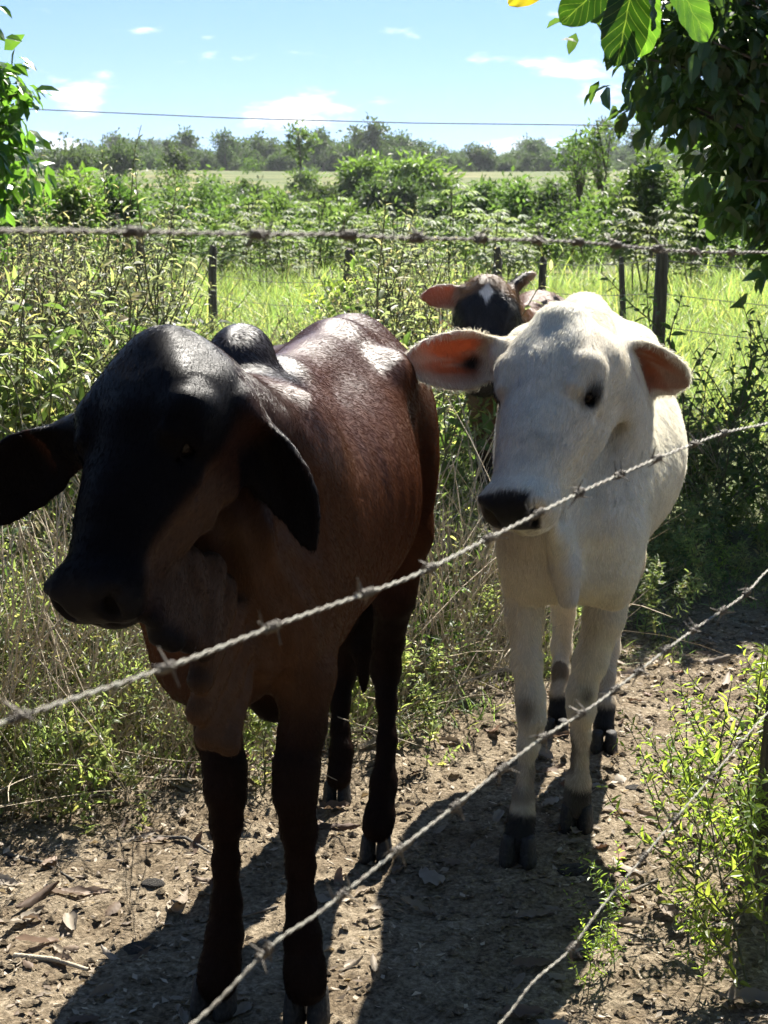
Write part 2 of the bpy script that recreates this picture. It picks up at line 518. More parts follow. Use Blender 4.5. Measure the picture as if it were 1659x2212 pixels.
def coat_material(name, rough=0.42, spec=0.5, sheen=0.2, bump=0.5, trans=(0.9, 0.32, 0.16)):
    m, n, l, out = new_mat(name)
    col = n.new("ShaderNodeAttribute"); col.attribute_name = "coat"
    msk = n.new("ShaderNodeAttribute"); msk.attribute_name = "thin"
    flow = n.new("ShaderNodeAttribute"); flow.attribute_name = "flow"
    mp = n.new("ShaderNodeMapping"); mp.inputs["Scale"].default_value = (1, 1, 1)
    l.new(flow.outputs["Vector"], mp.inputs["Vector"])
    hair = nnoise(n, l, 300.0, 3.0, 0.65, mp.outputs[0])
    geo = n.new("ShaderNodeTexCoord")
    big = nnoise(n, l, 14.0, 4.0, 0.6, geo.outputs["Object"])
    c1 = nmix(n, l, nramp(n, l, hair, [(.30, (0, 0, 0)), (.7, (1, 1, 1))]), nmix(n, l, 1.0, col.outputs["Color"], (.72, .70, .68), 'MULTIPLY'), col.outputs["Color"])
    c2 = nmix(n, l, nramp(n, l, big, [(.35, (0, 0, 0)), (.65, (1, 1, 1))]), nmix(n, l, 1.0, c1, (.80, .79, .78), 'MULTIPLY'), c1)
    bs = n.new("ShaderNodeBsdfPrincipled")
    l.new(c2, bs.inputs["Base Color"])
    bs.inputs["Roughness"].default_value = rough
    gl = n.new("ShaderNodeAttribute"); gl.attribute_name = "gloss"
    l.new(nmath(n, l, 'MULTIPLY', gl.outputs["Fac"], spec), bs.inputs["Specular IOR Level"])
    bs.inputs["Sheen Weight"].default_value = sheen
    bs.inputs["Sheen Roughness"].default_value = 0.4
    l.new(nbump(n, l, hair, bump, 0.004), bs.inputs["Normal"])
    tr = n.new("ShaderNodeBsdfTranslucent"); tr.inputs["Color"].default_value = (*trans, 1)
    mx = n.new("ShaderNodeMixShader")
    l.new(nmath(n, l, 'MULTIPLY', msk.outputs["Fac"], 0.30), mx.inputs[0])
    l.new(bs.outputs[0], mx.inputs[1]); l.new(tr.outputs[0], mx.inputs[2])
    l.new(mx.outputs[0], out.inputs["Surface"])
    return m

m, n, l, out = new_mat("eye_wet")
bs = n.new("ShaderNodeBsdfPrincipled"); bs.inputs["Base Color"].default_value = (.008, .005, .004, 1)
bs.inputs["Roughness"].default_value = .10; bs.inputs["Specular IOR Level"].default_value = .15
l.new(bs.outputs[0], out.inputs["Surface"]); M_EYE = m
m, n, l, out = new_mat("hoof_horn")
tc = n.new("ShaderNodeTexCoord")
bs = n.new("ShaderNodeBsdfPrincipled")
hn = nnoise(n, l, 9.0, 5, .6, tc.outputs["Object"])
l.new(nramp(n, l, hn, [(.3, (.010, .009, .008)), (.62, (.032, .028, .024)), (.8, (.10, .085, .065))]), bs.inputs["Base Color"])
bs.inputs["Roughness"].default_value = .65; bs.inputs["Specular IOR Level"].default_value = .25
l.new(nbump(n, l, hn, .4, .01), bs.inputs["Normal"])
l.new(bs.outputs[0], out.inputs["Surface"]); M_HOOF = m
CLAW = claw_mesh("claw", M_HOOF)
BALL = ball_mesh("eyeball", M_EYE)

def add_attr(me, name, data, kind):
    at = me.attributes.new(name, kind, 'POINT')
    if kind == 'FLOAT': at.data.foreach_set("value", np.asarray(data, np.float32).ravel())
    elif kind == 'FLOAT_COLOR': at.data.foreach_set("color", np.asarray(data, np.float32).ravel())
    else: at.data.foreach_set("vector", np.asarray(data, np.float32).ravel())

def hair_coords(V, N, d):
    """coordinates stretched along the hair direction d (n,3)"""
    t = d - N * (d * N).sum(1)[:, None]
    t /= np.maximum(np.linalg.norm(t, axis=1), 1e-6)[:, None]
    return t

def finish_cow(name, label, cat_group, base, V, Q, coat, thin, flowdir, mat, H, hooves, broad, eye_r, gloss=None):
    root = empty(name, tuple(base), label, "cow", cat_group)
    Vl = V - np.asarray(base)
    me = mesh_from(name + "_skin", Vl, Q, mat)
    add_attr(me, "coat", np.c_[coat, np.ones(len(V))], 'FLOAT_COLOR')
    add_attr(me, "thin", thin, 'FLOAT')
    add_attr(me, "gloss", np.ones(len(V)) if gloss is None else gloss, 'FLOAT')
    add_attr(me, "flow", flowdir, 'FLOAT_VECTOR')
    obj("body", me, root)
    for s in (-1, 1):
        e = obj("eye", BALL, root)
        p = eye_spot(H, s, broad) - base
        e.location = tuple(p); e.scale = (eye_r,) * 3
    for c, size, yaw in hooves:
        for s in (-1, 1):
            k = obj("hoof", CLAW, root)
            off = Vector((s * size * .47, 0, 0)); off.rotate(Euler((0, 0, yaw)))
            k.location = (c[0] - base[0] + off.x, c[1] - base[1] + off.y - .014, -base[2] - 0.004)
            k.rotation_euler = (0, 0, yaw + s * .08)
            k.scale = (size * 1.10, size * 1.45, size * 1.70)
    return root

# ---------------------------------------------------------------- short coat hair, grown on each skin
def hair_material(name, rough=0.35, spec=0.6, trans=0.3):
    m, n, l, out = new_mat(name)
    col = n.new("ShaderNodeAttribute"); col.attribute_name = "tint"
    bs = n.new("ShaderNodeBsdfPrincipled")
    l.new(col.outputs["Color"], bs.inputs["Base Color"])
    bs.inputs["Roughness"].default_value = rough
    l.new(nmath(n, l, 'MULTIPLY', col.outputs["Alpha"], spec), bs.inputs["Specular IOR Level"])
    tr = n.new("ShaderNodeBsdfTranslucent"); l.new(col.outputs["Color"], tr.inputs["Color"])
    mx = n.new("ShaderNodeMixShader"); mx.inputs[0].default_value = trans
    l.new(bs.outputs[0], mx.inputs[1]); l.new(tr.outputs[0], mx.inputs[2])
    l.new(mx.outputs[0], out.inputs["Surface"])
    return m

def grow_hair(cow, name, count, length, lift, radius, mat, seed=1, jit=.25, gain=1.0, mask=None, thick_tip=.35):
    rng = np.random.default_rng(seed)
    V, Q, hd, c = cow['V'], cow['Q'], cow['hd'], cow['c']
    N = vertex_normals(V, Q)
    A = np.linalg.norm(np.cross(V[Q[:, 2]] - V[Q[:, 0]], V[Q[:, 3]] - V[Q[:, 1]]), axis=1)
    if mask is not None: A = A * mask[Q].mean(1)
    f = rng.choice(len(Q), count, p=A / A.sum())
    a, b = rng.random((2, count))[:, :, None]
    q = Q[f]
    def ip(X): return (X[q[:, 0]] * (1 - a) + X[q[:, 1]] * a) * (1 - b) + (X[q[:, 3]] * (1 - a) + X[q[:, 2]] * a) * b
    p, nn, dd, cc = ip(V), ip(N), ip(hd), ip(c)
    ln = (length[f] if isinstance(length, np.ndarray) else np.full(count, length)) * (.6 + .8 * rng.random(count))
    dirn = dd + nn * lift + rng.normal(0, jit, (count, 3)) * .6
    clump = np.stack([vnoise(p, 45, 70 + k) for k in range(3)], 1)
    dirn = dirn + clump * jit
    dirn /= np.maximum(np.linalg.norm(dirn, axis=1), 1e-6)[:, None]
    # keep above the skin
    below = (dirn * nn).sum(1)
    dirn = dirn + nn * np.maximum(.08 - below, 0)[:, None]
    p1 = p + dirn * (ln * .55)[:, None]
    p2 = p1 + (dirn - nn * lift * .6) * (ln * .45)[:, None]
    pts = np.stack([p, p1, p2], 1) - cow['base']
    hc = bpy.data.hair_curves.new(name)
    hc.add_curves([3] * count)
    hc.attributes["position"].data.foreach_set("vector", pts.astype(np.float32).ravel())
    r = hc.attributes.get("radius") or hc.attributes.new("radius", 'FLOAT', 'POINT')
    r.data.foreach_set("value", np.tile(np.array((1, .8, thick_tip), np.float32) * radius, count))
    t = hc.attributes.new("tint", 'FLOAT_COLOR', 'CURVE')
    cc = np.clip(cc * gain * (.86 + .28 * rng.random(count))[:, None], 0, .9)
    gg = ip(cow['gloss'][:, None])[:, 0] if 'gloss' in cow else np.ones(count)
    t.data.foreach_set("color", np.c_[cc, gg].astype(np.float32).ravel())
    hc.materials.append(mat)
    o = bpy.data.objects.new("coat_hair", hc)
    o.parent = cow['root']
    COL.objects.link(o)
    return o
class Trunk:
    """trunk frame: x towards the head from the hind feet, y to the animal's left, z up"""
    def __init__(self, hind, front):
        self.o = np.array((hind[0], hind[1], 0.0))
        d = np.array((front[0] - hind[0], front[1] - hind[1], 0.0))
        self.len = np.linalg.norm(d); self.a = d / self.len
        self.s = np.array((-self.a[1], self.a[0], 0.0))
        self.R = np.array([self.a, self.s, (0, 0, 1.0)])
    def __call__(self, x, y, z):
        return self.o + x * self.a + y * self.s + np.array((0, 0, z))
    def local(self, V):
        return (V - self.o) @ self.R.T
    def ell(self, S, x, y, z, rx, ry, rz, k=.08, tilt=0.0, yaw=0.0):
        R = self.R
        c, s = math.cos(yaw), math.sin(yaw); R = np.array([c * R[0] + s * R[1], -s * R[0] + c * R[1], R[2]])
        c, s = math.cos(tilt), math.sin(tilt); R = np.array([c * R[0] + s * R[2], R[1], -s * R[0] + c * R[2]])
        S.ell(self(x, y, z), R, (rx, ry, rz), k)

def blend(col, new, m):
    return col * (1 - m[:, None]) + np.asarray(new, float)[None, :] * m[:, None]
def near_seg(V, a, b):
    a, b = np.asarray(a), np.asarray(b)
    d = b - a; t = np.clip(((V - a) @ d) / (d @ d), 0, 1)
    return np.linalg.norm(V - a - t[:, None] * d, axis=1)
def ear_local(V, e):
    B, T = e['base'], e['tip']; L = np.linalg.norm(T - B); e1 = (T - B) / L
    e3 = unit(e['nrm'] - e1 * (e['nrm'] @ e1)); e2 = np.cross(e3, e1)
    q = V - B
    return (q @ e1) / L, (q @ e2) / e['width'], (q @ e3) / e['width']
def in_ear(V, e):
    s, t, w = ear_local(V, e)
    return sstep(s, .14, .30) * (s < 1.1) * sstep(np.abs(t), 1.35, 1.15) * sstep(np.abs(w + .3), 1.25, 1.0)

# ---------------------------------------------------------------- the dark brown calf in front
def brown_calf():
    S = Sculpt()
    T = Trunk((-.085, 3.56), (-.255, 2.69))
    H = Head(P(330, 720, 2.52), P(142, 1284, 2.24), (math.cos(.49), -math.sin(.49), .165))
    sculpt_head(S, H, 1.14, 1.15)
    # trunk
    T.ell(S, .00, 0, .965, .22, .150, .155, .08)
    T.ell(S, -.10, 0, 1.03, .10, .075, .09, .08)
    for s in (-1, 1):
        T.ell(S, .13, .125 * s, 1.035, .07, .045, .05, .07)          # hook bones
        T.ell(S, -.13, .075 * s, .99, .05, .04, .06, .07)            # pin bones
        T.ell(S, -.02, .115 * s, .84, .15, .085, .20, .08)           # thighs
        T.ell(S, .76, .108 * s, .84, .10, .060, .24, .06, tilt=-.25) # shoulder blades
        T.ell(S, .84, .100 * s, .70, .09, .062, .14, .06)
    T.ell(S, .25, 0, .93, .28, .155, .165, .08)
    T.ell(S, .40, .015, .825, .36, .215, .235, .08)
    T.ell(S, .62, .01, .81, .27, .172, .25, .08)
    T.ell(S, .72, 0, .98, .18, .085, .12, .08)
    S.cone(T(-.1, 0, 1.075), T(.10, 0, 1.08), .045, .045, .07)        # spine ridge
    S.cone(T(.10, 0, 1.08), T(.55, 0, 1.055), .045, .05, .07)
    hb = P(520, 790, 2.90)
    S.ell(hb, T.R, (.100, .058, .074), .022)                           # hump
    S.cone(hb + np.array((.02, .14, -.10)), hb + np.array((-.01, -.04, -.06)), .04, .05, .05)
    # neck, throat, dewlap
    S.cone(T(.80, -.0, .93), H(.16, 0, -.28), .155, .112, .06)
    S.cone(T(.88, -.0, .80), H(.34, 0, -.36), .135, .075, .06)
    S.cone(T(.88, 0, .70), T(.90, -.02, .62), .125, .075, .07)
    jaw_hollow(S, H, 1.14)
    top = [(318, 1285, 2.38), (345, 1235, 2.42), (375, 1220, 2.45), (410, 1215, 2.48), (450, 1230, 2.51), (485, 1270, 2.54), (505, 1330, 2.56), (515, 1400, 2.57), (520, 1460, 2.58)]
    bot = [(332, 1335, 2.37), (346, 1370, 2.385), (372, 1380, 2.40), (405, 1383, 2.43), (440, 1398, 2.46), (433, 1470, 2.485), (428, 1540, 2.50), (445, 1592, 2.515), (495, 1612, 2.53)]
    top = [(x, y, Y - .035) for x, y, Y in top]; bot = [(x, y, Y - .065) for x, y, Y in bot]
    for i, (a, b) in enumerate(zip(top, bot)):
        r = (.016, .019, .021, .021, .023, .022, .021, .020, .017)[i]
        S.cone(P(*a), P(*b), r * 1.15, r, .011)
    for i in range(len(top) - 1):
        for f in (.3, .6, .85):
            a = P(*top[i]) * (1 - f) + P(*bot[i]) * f; b = P(*top[i + 1]) * (1 - f) + P(*bot[i + 1]) * f
            S.cone(a, b, .011, .011, .012)
    S.cone(P(448, 1600, 2.455), P(500, 1612, 2.465), .013, .012, .012)
    for a, b, ra in ((P(560, 1150, 2.56), P(530, 1400, 2.58), .024), (P(600, 1200, 2.60), P(560, 1430, 2.60), .02), (P(640, 1230, 2.64), P(600, 1420, 2.63), .02)):
        S.cone(a, b, ra, ra * .8, .04)
    # legs
    leg_chain(S, [(665, 1300, 2.78, 78), (660, 1460, 2.70, 72), (652, 1580, 2.68, 54), (640, 1660, 2.66, 54), (637, 1715, 2.65, 52), (645, 1790, 2.67, 40), (648, 1870, 2.685, 32), (650, 1950, 2.685, 33), (654, 2020, 2.67, 42), (659, 2095, 2.655, 46), (661, 2130, 2.65, 50)], .02)
    leg_chain(S, [(445, 1320, 2.84, 68), (452, 1480, 2.75, 62), (472, 1590, 2.71, 52), (487, 1660, 2.69, 48), (488, 1710, 2.68, 47), (488, 1780, 2.69, 37), (488, 1860, 2.70, 31), (488, 1950, 2.70, 33), (486, 2020, 2.69, 41), (475, 2090, 2.68, 46), (468, 2122, 2.67, 50)], .02)
    leg_chain(S, [(872, 960, 3.58, 72), (868, 1150, 3.50, 74), (850, 1290, 3.46, 50), (838, 1385, 3.53, 36), (832, 1445, 3.56, 36), (836, 1520, 3.51, 23), (836, 1600, 3.47, 21), (829, 1690, 3.43, 30), (820, 1765, 3.39, 33), (815, 1790, 3.375, 36)], .02)
    leg_chain(S, [(690, 1000, 3.70, 75), (715, 1180, 3.70, 75), (735, 1310, 3.76, 46), (744, 1410, 3.86, 33), (742, 1450, 3.87, 30), (736, 1520, 3.82, 21), (735, 1575, 3.78, 20), (738, 1625, 3.75, 27), (731, 1680, 3.71, 31)], .02)
    S.cone(P(600, 1500, 2.80), P(575, 1470, 2.80), .05, .05, .05)
    # tail
    tp = [T(-.17, 0, 1.06), T(-.225, 0, .98), T(-.235, .02, .80), T(-.23, .03, .62)]
    for a, b, ra, rb in zip(tp, tp[1:], (.032, .026, .018), (.026, .018, .016)): S.cone(a, b, ra, rb, .02)
    tq = [P(793, 1325, 3.80), P(783, 1400, 3.80), P(786, 1492, 3.80)]
    S.cone(tp[-1], tq[0], .016, .02, .02); S.cone(tq[0], tq[1], .022, .026, .02); S.cone(tq[1], tq[2], .026, .008, .02)
    # ears
    eL = dict(base=P(505, 890, 2.50), tip=P(676, 1188, 2.48), width=.047, nrm=unit((-.45, -1, -.35)), cup=.55, thick=.0060, k=.03, bow=.010, sweep=-.010)
    eR = dict(base=P(172, 948, 2.56), tip=P(-95, 1140, 2.52), width=.062, nrm=unit((.25, -1, -.25)), cup=.45, thick=.0060, k=.03, bow=.010, sweep=.006)
    S.ear(**eL); S.ear(**eR)
    S.cone(H(.14, .15, -.24), eL['base'], .045, .036, .03); S.cone(H(.14, -.15, -.24), eR['base'], .045, .036, .03)
    V, Q = S.build(.0065)
    N = vertex_normals(V, Q)
    h = H.local(V); t = T.local(V)
    headm = sstep(-h[:, 2], .75, .55) * sstep(h[:, 0], -.2, 0.0) * (np.abs(h[:, 1]) < .45) * (h[:, 0] < 1.2)
    # neck folds
    nb, ne = H(.34, 0, -.36), T(.92, 0, .74)
    neck = np.exp(-(near_seg(V, nb, ne) / .17) ** 2) * (1 - sstep(-h[:, 2], .42, .30) * (np.abs(h[:, 1]) < .4) * (h[:, 0] < 1.15))
    ph = (V @ unit((.9, .25, .28))) * 62 + fbm(V * [1, 1, .5], 7, 2, 3) * 3.2
    V = V + N * (neck * .0090 * (np.sin(ph) * .7 + .5 * np.sin(ph * 2.3 + 1.3)))[:, None]
    # rib and muscle hints on the flank, pelvis hollow
    flank = sstep(t[:, 0], .10, .22) * sstep(t[:, 0], .72, .55) * sstep(t[:, 2], .55, .68) * sstep(t[:, 2], 1.04, .92)
    V = V + N * (flank * .0014 * np.sin((t[:, 0] + .35 * (t[:, 2] - .8)) * 88 + fbm(V, 6, 2, 5) * 1.5))[:, None]
    V = V + N * (fbm(V, 22, 2, 9) * .0012)[:, None]
    V = V + N * (fbm(V * [1, 1, .55], 17, 2, 19) * .0034 * sstep(V[:, 2], .62, .45))[:, None]
    # coat colours
    z = V[:, 2]; nz = fbm(V, 8, 3, 11)
    c = np.tile(np.array((.080, .030, .015)), (len(V), 1))
    c = blend(c, (.095, .054, .031), np.clip(np.exp(-(near_seg(V, P(620, 1440, 2.66), P(560, 1250, 2.58)) / .15) ** 2) + np.exp(-(near_seg(V, P(400, 1280, 2.44), P(470, 1590, 2.54)) / .09) ** 2), 0, 1) * .9)   # paler chest
    c = blend(c, (.085, .040, .021), sstep(t[:, 0], .45, .75) * sstep(z, 1.10, .95) * .5 * (t[:, 1] > 0))
    c = blend(c, (.016, .010, .010), sstep(np.linalg.norm((V - hb) / [1, 1.4, 1], axis=1), .14, .085))                  # hump
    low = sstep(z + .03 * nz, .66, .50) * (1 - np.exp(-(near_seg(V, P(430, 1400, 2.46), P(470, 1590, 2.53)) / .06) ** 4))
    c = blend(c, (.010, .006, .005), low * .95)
    c = blend(c, (.026, .012, .008), headm * .9)
    face = headm * sstep(h[:, 2] + .22 * np.abs(h[:, 1]) * 2 + nz * .03, -.13, -.05)
    c = blend(c, (.0045, .0035, .004), face)
    cheek = headm * sstep(h[:, 1], .06, .14) * sstep(h[:, 0], .36, .50) * sstep(h[:, 0], .98, .80)
    c = blend(c, (.080, .046, .028), cheek * (1 - face) * .9)
    fold = np.exp(-(np.minimum(near_seg(V, P(345, 1280, 2.36), P(430, 1330, 2.42)), near_seg(V, P(440, 1400, 2.41), P(450, 1560, 2.45))) / .075) ** 4) * sstep(h[:, 2], -.27, -.33)
    c = blend(c, (.085, .049, .029), fold * .9)
    ring = np.exp(-((np.linalg.norm((h - [.382, .19, -.112]) * [1, .7, 1.1], axis=1)) / .055) ** 2)
    c = blend(c, (.004, .003, .003), ring)
    c = blend(c, (.012, .011, .012), headm * sstep(h[:, 0], .90, .97))
    e1, e2 = in_ear(V, eL), in_ear(V, eR)
    c = blend(c, (.007, .0055, .006), np.maximum(e1, e2))
    c = blend(c, (.010, .006, .005), np.maximum(0, sstep(near_seg(V, tq[0], tq[2]), .06, .03)))
    c *= (1 + .18 * nz)[:, None]
    gloss = np.clip(.05 + 1.05 * sstep(N[:, 2], .0, .6) * sstep(z, .84, .98) * (1 - .96 * face * sstep(h[:, 0], .26, .36)) * np.maximum(headm * .20, sstep(t[:, 0], .98, .86) * (1 - headm)), 0, 1)  # sheen kept to high upward faces, following where sunlight falls
    thin = np.zeros(len(V))
    hd = np.tile(-T.a * .55 + np.array((0, 0, -.8)), (len(V), 1))
    hd = hd * (1 - headm[:, None]) + headm[:, None] * (H.u[None, :] * .8)
    hd = hair_coords(V, N, hd)
    flow = V - hd * ((V - T(.4, 0, .8)) * hd).sum(1)[:, None] * .90
    mat = coat_material("dark_brown_coat", .36, .30, .0, .30)
    hooves = [(G(663, 2192), PR(56, 2180, 2.65), math.atan2(-T.a[0], T.a[1]) + math.pi), (G(463, 2172), PR(55, 2150, 2.68), math.atan2(-T.a[0], T.a[1]) + math.pi - .1),
              (G(812, 1848), PR(39, 1830, 3.36), math.atan2(-T.a[0], T.a[1]) + math.pi), (G(728, 1728), PR(34, 1710, 3.69), math.atan2(-T.a[0], T.a[1]) + math.pi + .1)]
    base = np.array((T.o[0] * .5 + T(.87, 0, 0)[0] * .5, 3.12, 0))
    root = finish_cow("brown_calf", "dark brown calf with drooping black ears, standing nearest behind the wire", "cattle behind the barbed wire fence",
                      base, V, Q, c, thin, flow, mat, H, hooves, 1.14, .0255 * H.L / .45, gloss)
    return dict(root=root, V=V, Q=Q, N=N, c=c, hd=hd, H=H, T=T, base=base, thin=thin, ears=(eL, eR), headm=headm, gloss=gloss, bald=np.maximum(headm * sstep(h[:, 0], .93, .97), face * .6))

# ---------------------------------------------------------------- the white calf beside it
def white_calf():
    S = Sculpt()
    T = Trunk((.505, 4.24), (.392, 3.44))
    H = Head(P(1203, 662, 3.40), P(1086, 1090, 3.112), (math.cos(.60), -math.sin(.60), .0))
    sculpt_head(S, H, 1.0, 1.15)
    T.ell(S, .02, 0, .965, .22, .165, .15, .08)
    for s in (-1, 1):
        T.ell(S, .13, .135 * s, 1.03, .08, .05, .05, .07)
        T.ell(S, -.02, .115 * s, .82, .15, .085, .20, .08)
        T.ell(S, .72, .100 * s, .86, .10, .058, .23, .06, tilt=-.25)
        T.ell(S, .79, .092 * s, .68, .09, .064, .15, .06)
    T.ell(S, .25, .01, .92, .28, .175, .175, .08)
    T.ell(S, .34, .03, .80, .34, .225, .235, .08)
    T.ell(S, .56, .015, .80, .26, .175, .245, .08)
    T.ell(S, .68, 0, .99, .18, .090, .13, .08)
    hb = P(1262, 705, 3.72)
    S.ell(hb, T.R, (.15, .060, .075), .06)
    S.cone(T(-.05, 0, 1.06), T(.5, 0, 1.07), .05, .05, .08)
    S.cone(T(.72, 0, .95), H(.16, 0, -.30), .140, .098, .05)
    S.cone(T(.78, 0, .80), H(.30, 0, -.38), .120, .060, .05)
    S.cone(T(.82, 0, .70), T(.83, 0, .64), .115, .085, .07)
    jaw_hollow(S, H, 1.0)
    dl = [P(1188, 1120, 3.24), P(1205, 1170, 3.28), P(1218, 1230, 3.30), P(1228, 1292, 3.31)]
    rr = [.012, .017, .022, .022]
    for a, b, ra, rb in zip(dl, dl[1:], rr, rr[1:]): S.cone(a, b, ra, rb, .035)
    S.cone(P(1200, 1060, 3.30), P(1212, 1180, 3.31), .02, .02, .03)
    S.cone(P(1235, 1010, 3.34), P(1228, 1250, 3.33), .016, .016, .03)
    leg_chain(S, [(1130, 1200, 3.52, 52), (1132, 1330, 3.46, 42), (1138, 1430, 3.43, 35), (1147, 1510, 3.41, 33), (1149, 1550, 3.405, 31), (1141, 1610, 3.41, 24), (1136, 1670, 3.415, 19), (1131, 1720, 3.41, 22), (1129, 1765, 3.40, 27), (1121, 1805, 3.385, 31), (1119, 1820, 3.375, 34)], .02)
    leg_chain(S, [(1328, 1200, 3.56, 60), (1305, 1330, 3.55, 48), (1275, 1430, 3.56, 40), (1257, 1495, 3.56, 34), (1256, 1535, 3.56, 31), (1256, 1590, 3.58, 21), (1253, 1635, 3.58, 18), (1249, 1690, 3.575, 26), (1245, 1730, 3.565, 29), (1244, 1745, 3.56, 31)], .02)
    leg_chain(S, [(1210, 1050, 4.25, 80), (1212, 1210, 4.30, 60), (1217, 1330, 4.36, 25), (1213, 1400, 4.36, 24), (1211, 1450, 4.31, 17), (1208, 1500, 4.27, 20), (1204, 1545, 4.24, 24)], .02)
    leg_chain(S, [(1345, 1050, 4.20, 80), (1335, 1210, 4.22, 62), (1322, 1340, 4.28, 27), (1315, 1400, 4.27, 25), (1312, 1460, 4.22, 18), (1308, 1520, 4.17, 22), (1304, 1568, 4.14, 26)], .02)
    tp = [T(-.17, 0, 1.03), T(-.22, 0, .95), T(-.23, .02, .75), T(-.23, .03, .50)]
    for a, b in zip(tp, tp[1:]): S.cone(a, b, .022, .018, .02)
    eR = dict(base=P(1092, 772, 3.47), tip=P(874, 780, 3.44), width=.061, nrm=unit((.12, -1, -.12)), cup=.66, thick=.0045, k=.03, bow=.012, sweep=-.006,
              pw=[.42, .70, .98, 1, .86, .62, .34, .08])
    eL = dict(base=P(1308, 768, 3.46), tip=P(1486, 834, 3.52), width=.061, nrm=unit((-.35, -1, -.42)), cup=.62, thick=.0045, k=.03, bow=.012, sweep=.004,
              pw=[.42, .72, 1, 1, .9, .70, .44, .10])
    S.ear(**eL); S.ear(**eR)
    S.cone(H(.14, .15, -.22), eL['base'], .042, .034, .03); S.cone(H(.14, -.15, -.22), eR['base'], .042, .034, .03)
    V, Q = S.build(.0065)
    N = vertex_normals(V, Q)
    h = H.local(V); t = T.local(V)
    headm = sstep(-h[:, 2], .75, .55) * sstep(h[:, 0], -.2, 0.0) * (np.abs(h[:, 1]) < .45) * (h[:, 0] < 1.2)
    nb, ne = H(.34, 0, -.36), T(.84, 0, .74)
    neck = np.exp(-(near_seg(V, nb, ne) / .15) ** 2) * (1 - sstep(-h[:, 2], .42, .30) * (np.abs(h[:, 1]) < .4) * (h[:, 0] < 1.15))
    ph = (V @ unit((.95, .25, .15))) * 55 + fbm(V * [1, 1, .4], 6, 2, 3) * 2.5
    V = V + N * (neck * .0022 * np.sin(ph))[:, None]
    V = V + N * (fbm(V, 20, 2, 9) * .0013)[:, None]
    V = V + N * (fbm(V * [1, 1, .55], 17, 2, 19) * .0032 * sstep(V[:, 2], .68, .5))[:, None]
    z = V[:, 2]; nz = fbm(V, 9, 3, 21); ny = fbm(V, 30, 2, 22)
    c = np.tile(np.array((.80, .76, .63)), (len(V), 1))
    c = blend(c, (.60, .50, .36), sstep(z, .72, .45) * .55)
    c = blend(c, (.42, .36, .28), sstep(nz, .15, .6) * .18)
    grey = headm * sstep(h[:, 2], -.22, -.08) * sstep(h[:, 0], .05, .2) * sstep(h[:, 0], .9, .7)
    c = blend(c, (.42, .42, .38), grey * (.22 + .62 * sstep(nz + .7 * ny, -.05, .5)))
    c = blend(c, (.66, .58, .44), headm * sstep(np.abs(h[:, 1]), .10, .18) * .5)
    # black muzzle, eye rims, coronets, knee and fetlock smudges
    hx = h + np.c_[ny, nz, ny] * [.012, .010, .008]
    nose = sstep(hx[:, 0], .91, .945) * sstep(hx[:, 2], -.20, -.165) * sstep(hx[:, 1], .118, .090) * sstep(-hx[:, 1], .16, .13) * (h[:, 0] < 1.2) * sstep(h[:, 2], .10, -.02)
    c = blend(c, (.006, .006, .007), nose)
    for s in (-1, 1):
        ring = np.exp(-((np.linalg.norm((h - [.388, .178 * s, -.112]) * [.9, .7, 1.1], axis=1)) / .066) ** 4)
        c = blend(c, (.008, .007, .007), np.clip(ring * 1.4, 0, 1))
    feet = [(1118, 1838, 3.37), (1243, 1762, 3.555), (1201, 1572, 4.22), (1303, 1592, 4.12)]
    footm = np.zeros(len(V))
    for fx, fy, fY in feet:
        f = P(fx, fy, fY)
        m = (np.linalg.norm((V - f)[:, :2], axis=1) < .09) * (z < .32)
        footm = np.maximum(footm, m * sstep(z + nz * .012, .105, .085))
        spot = m * sstep(fbm(V * [1, 1, .7], 17, 2, int(fx)), .05, .3) * sstep(z, .11, .13) * sstep(z, .24, .19)
        c = blend(c, (.022, .016, .013), spot * .95)
        c = blend(c, (.36, .27, .18), m * sstep(z, .3, .15) * .45)
    c = blend(c, (.010, .009, .009), footm)
    for kx, ky, kY, r in ((1130, 1540, 3.38, .022), (1268, 1505, 3.53, .016), (1135, 1530, 3.38, .018)):
        c = blend(c, (.05, .036, .025), np.exp(-(np.linalg.norm((V - P(kx, ky, kY)) * [1, .6, .8], axis=1) / r) ** 2) * .8)
    c = blend(c, (.52, .50, .50), np.exp(-(near_seg(V, dl[2], dl[3]) / .035) ** 4) * .6)
    thin = np.zeros(len(V)); bald = nose.copy()
    for e in (eL, eR):
        m = in_ear(V, e)
        s_, t_, w_ = ear_local(V, e)
        inner = m * ((N @ unit(e['nrm'])) > .05) * sstep(np.abs(t_) / np.interp(s_, [0, .3, .5, .85, 1], [.5, .95, 1, .6, .1]), 1.0, .78)
        thin = np.maximum(thin, m)
        streak = vnoise(np.c_[s_ * 1.6, t_ * 4.0, w_ * 2], 1.0, 44) + .5 * vnoise(np.c_[s_ * 3, t_ * 9, w_ * 2], 1.0, 45)
        c = blend(c, (.55, .40, .30), inner * .8)
        c = blend(c, (.42, .13, .05), inner * sstep(streak, -.1, .55) * sstep(s_, .95, .6) * .9)
        if e is eL: c = blend(c, (.14, .045, .022), inner * .55); thin = thin * (1 - .5 * m)
        sg = 1 if e is eL else -1
        hole = inner * np.exp(-(((s_ - .30 + .12 * (t_ * sg + .4) + .05 * streak) / .17) ** 2 + ((t_ + .30 * sg + .08 * streak) / .36) ** 2))
        c = blend(c, (.006, .004, .004), np.clip(hole * 1.15, 0, 1)); thin = thin * (1 - np.clip(hole * 1.3, 0, 1)) * (.75 + .5 * np.clip(streak, -.5, .5)); bald = np.maximum(bald, inner * .65)
    speck = sstep(fbm(V, 70, 2, 61), .50, .62)
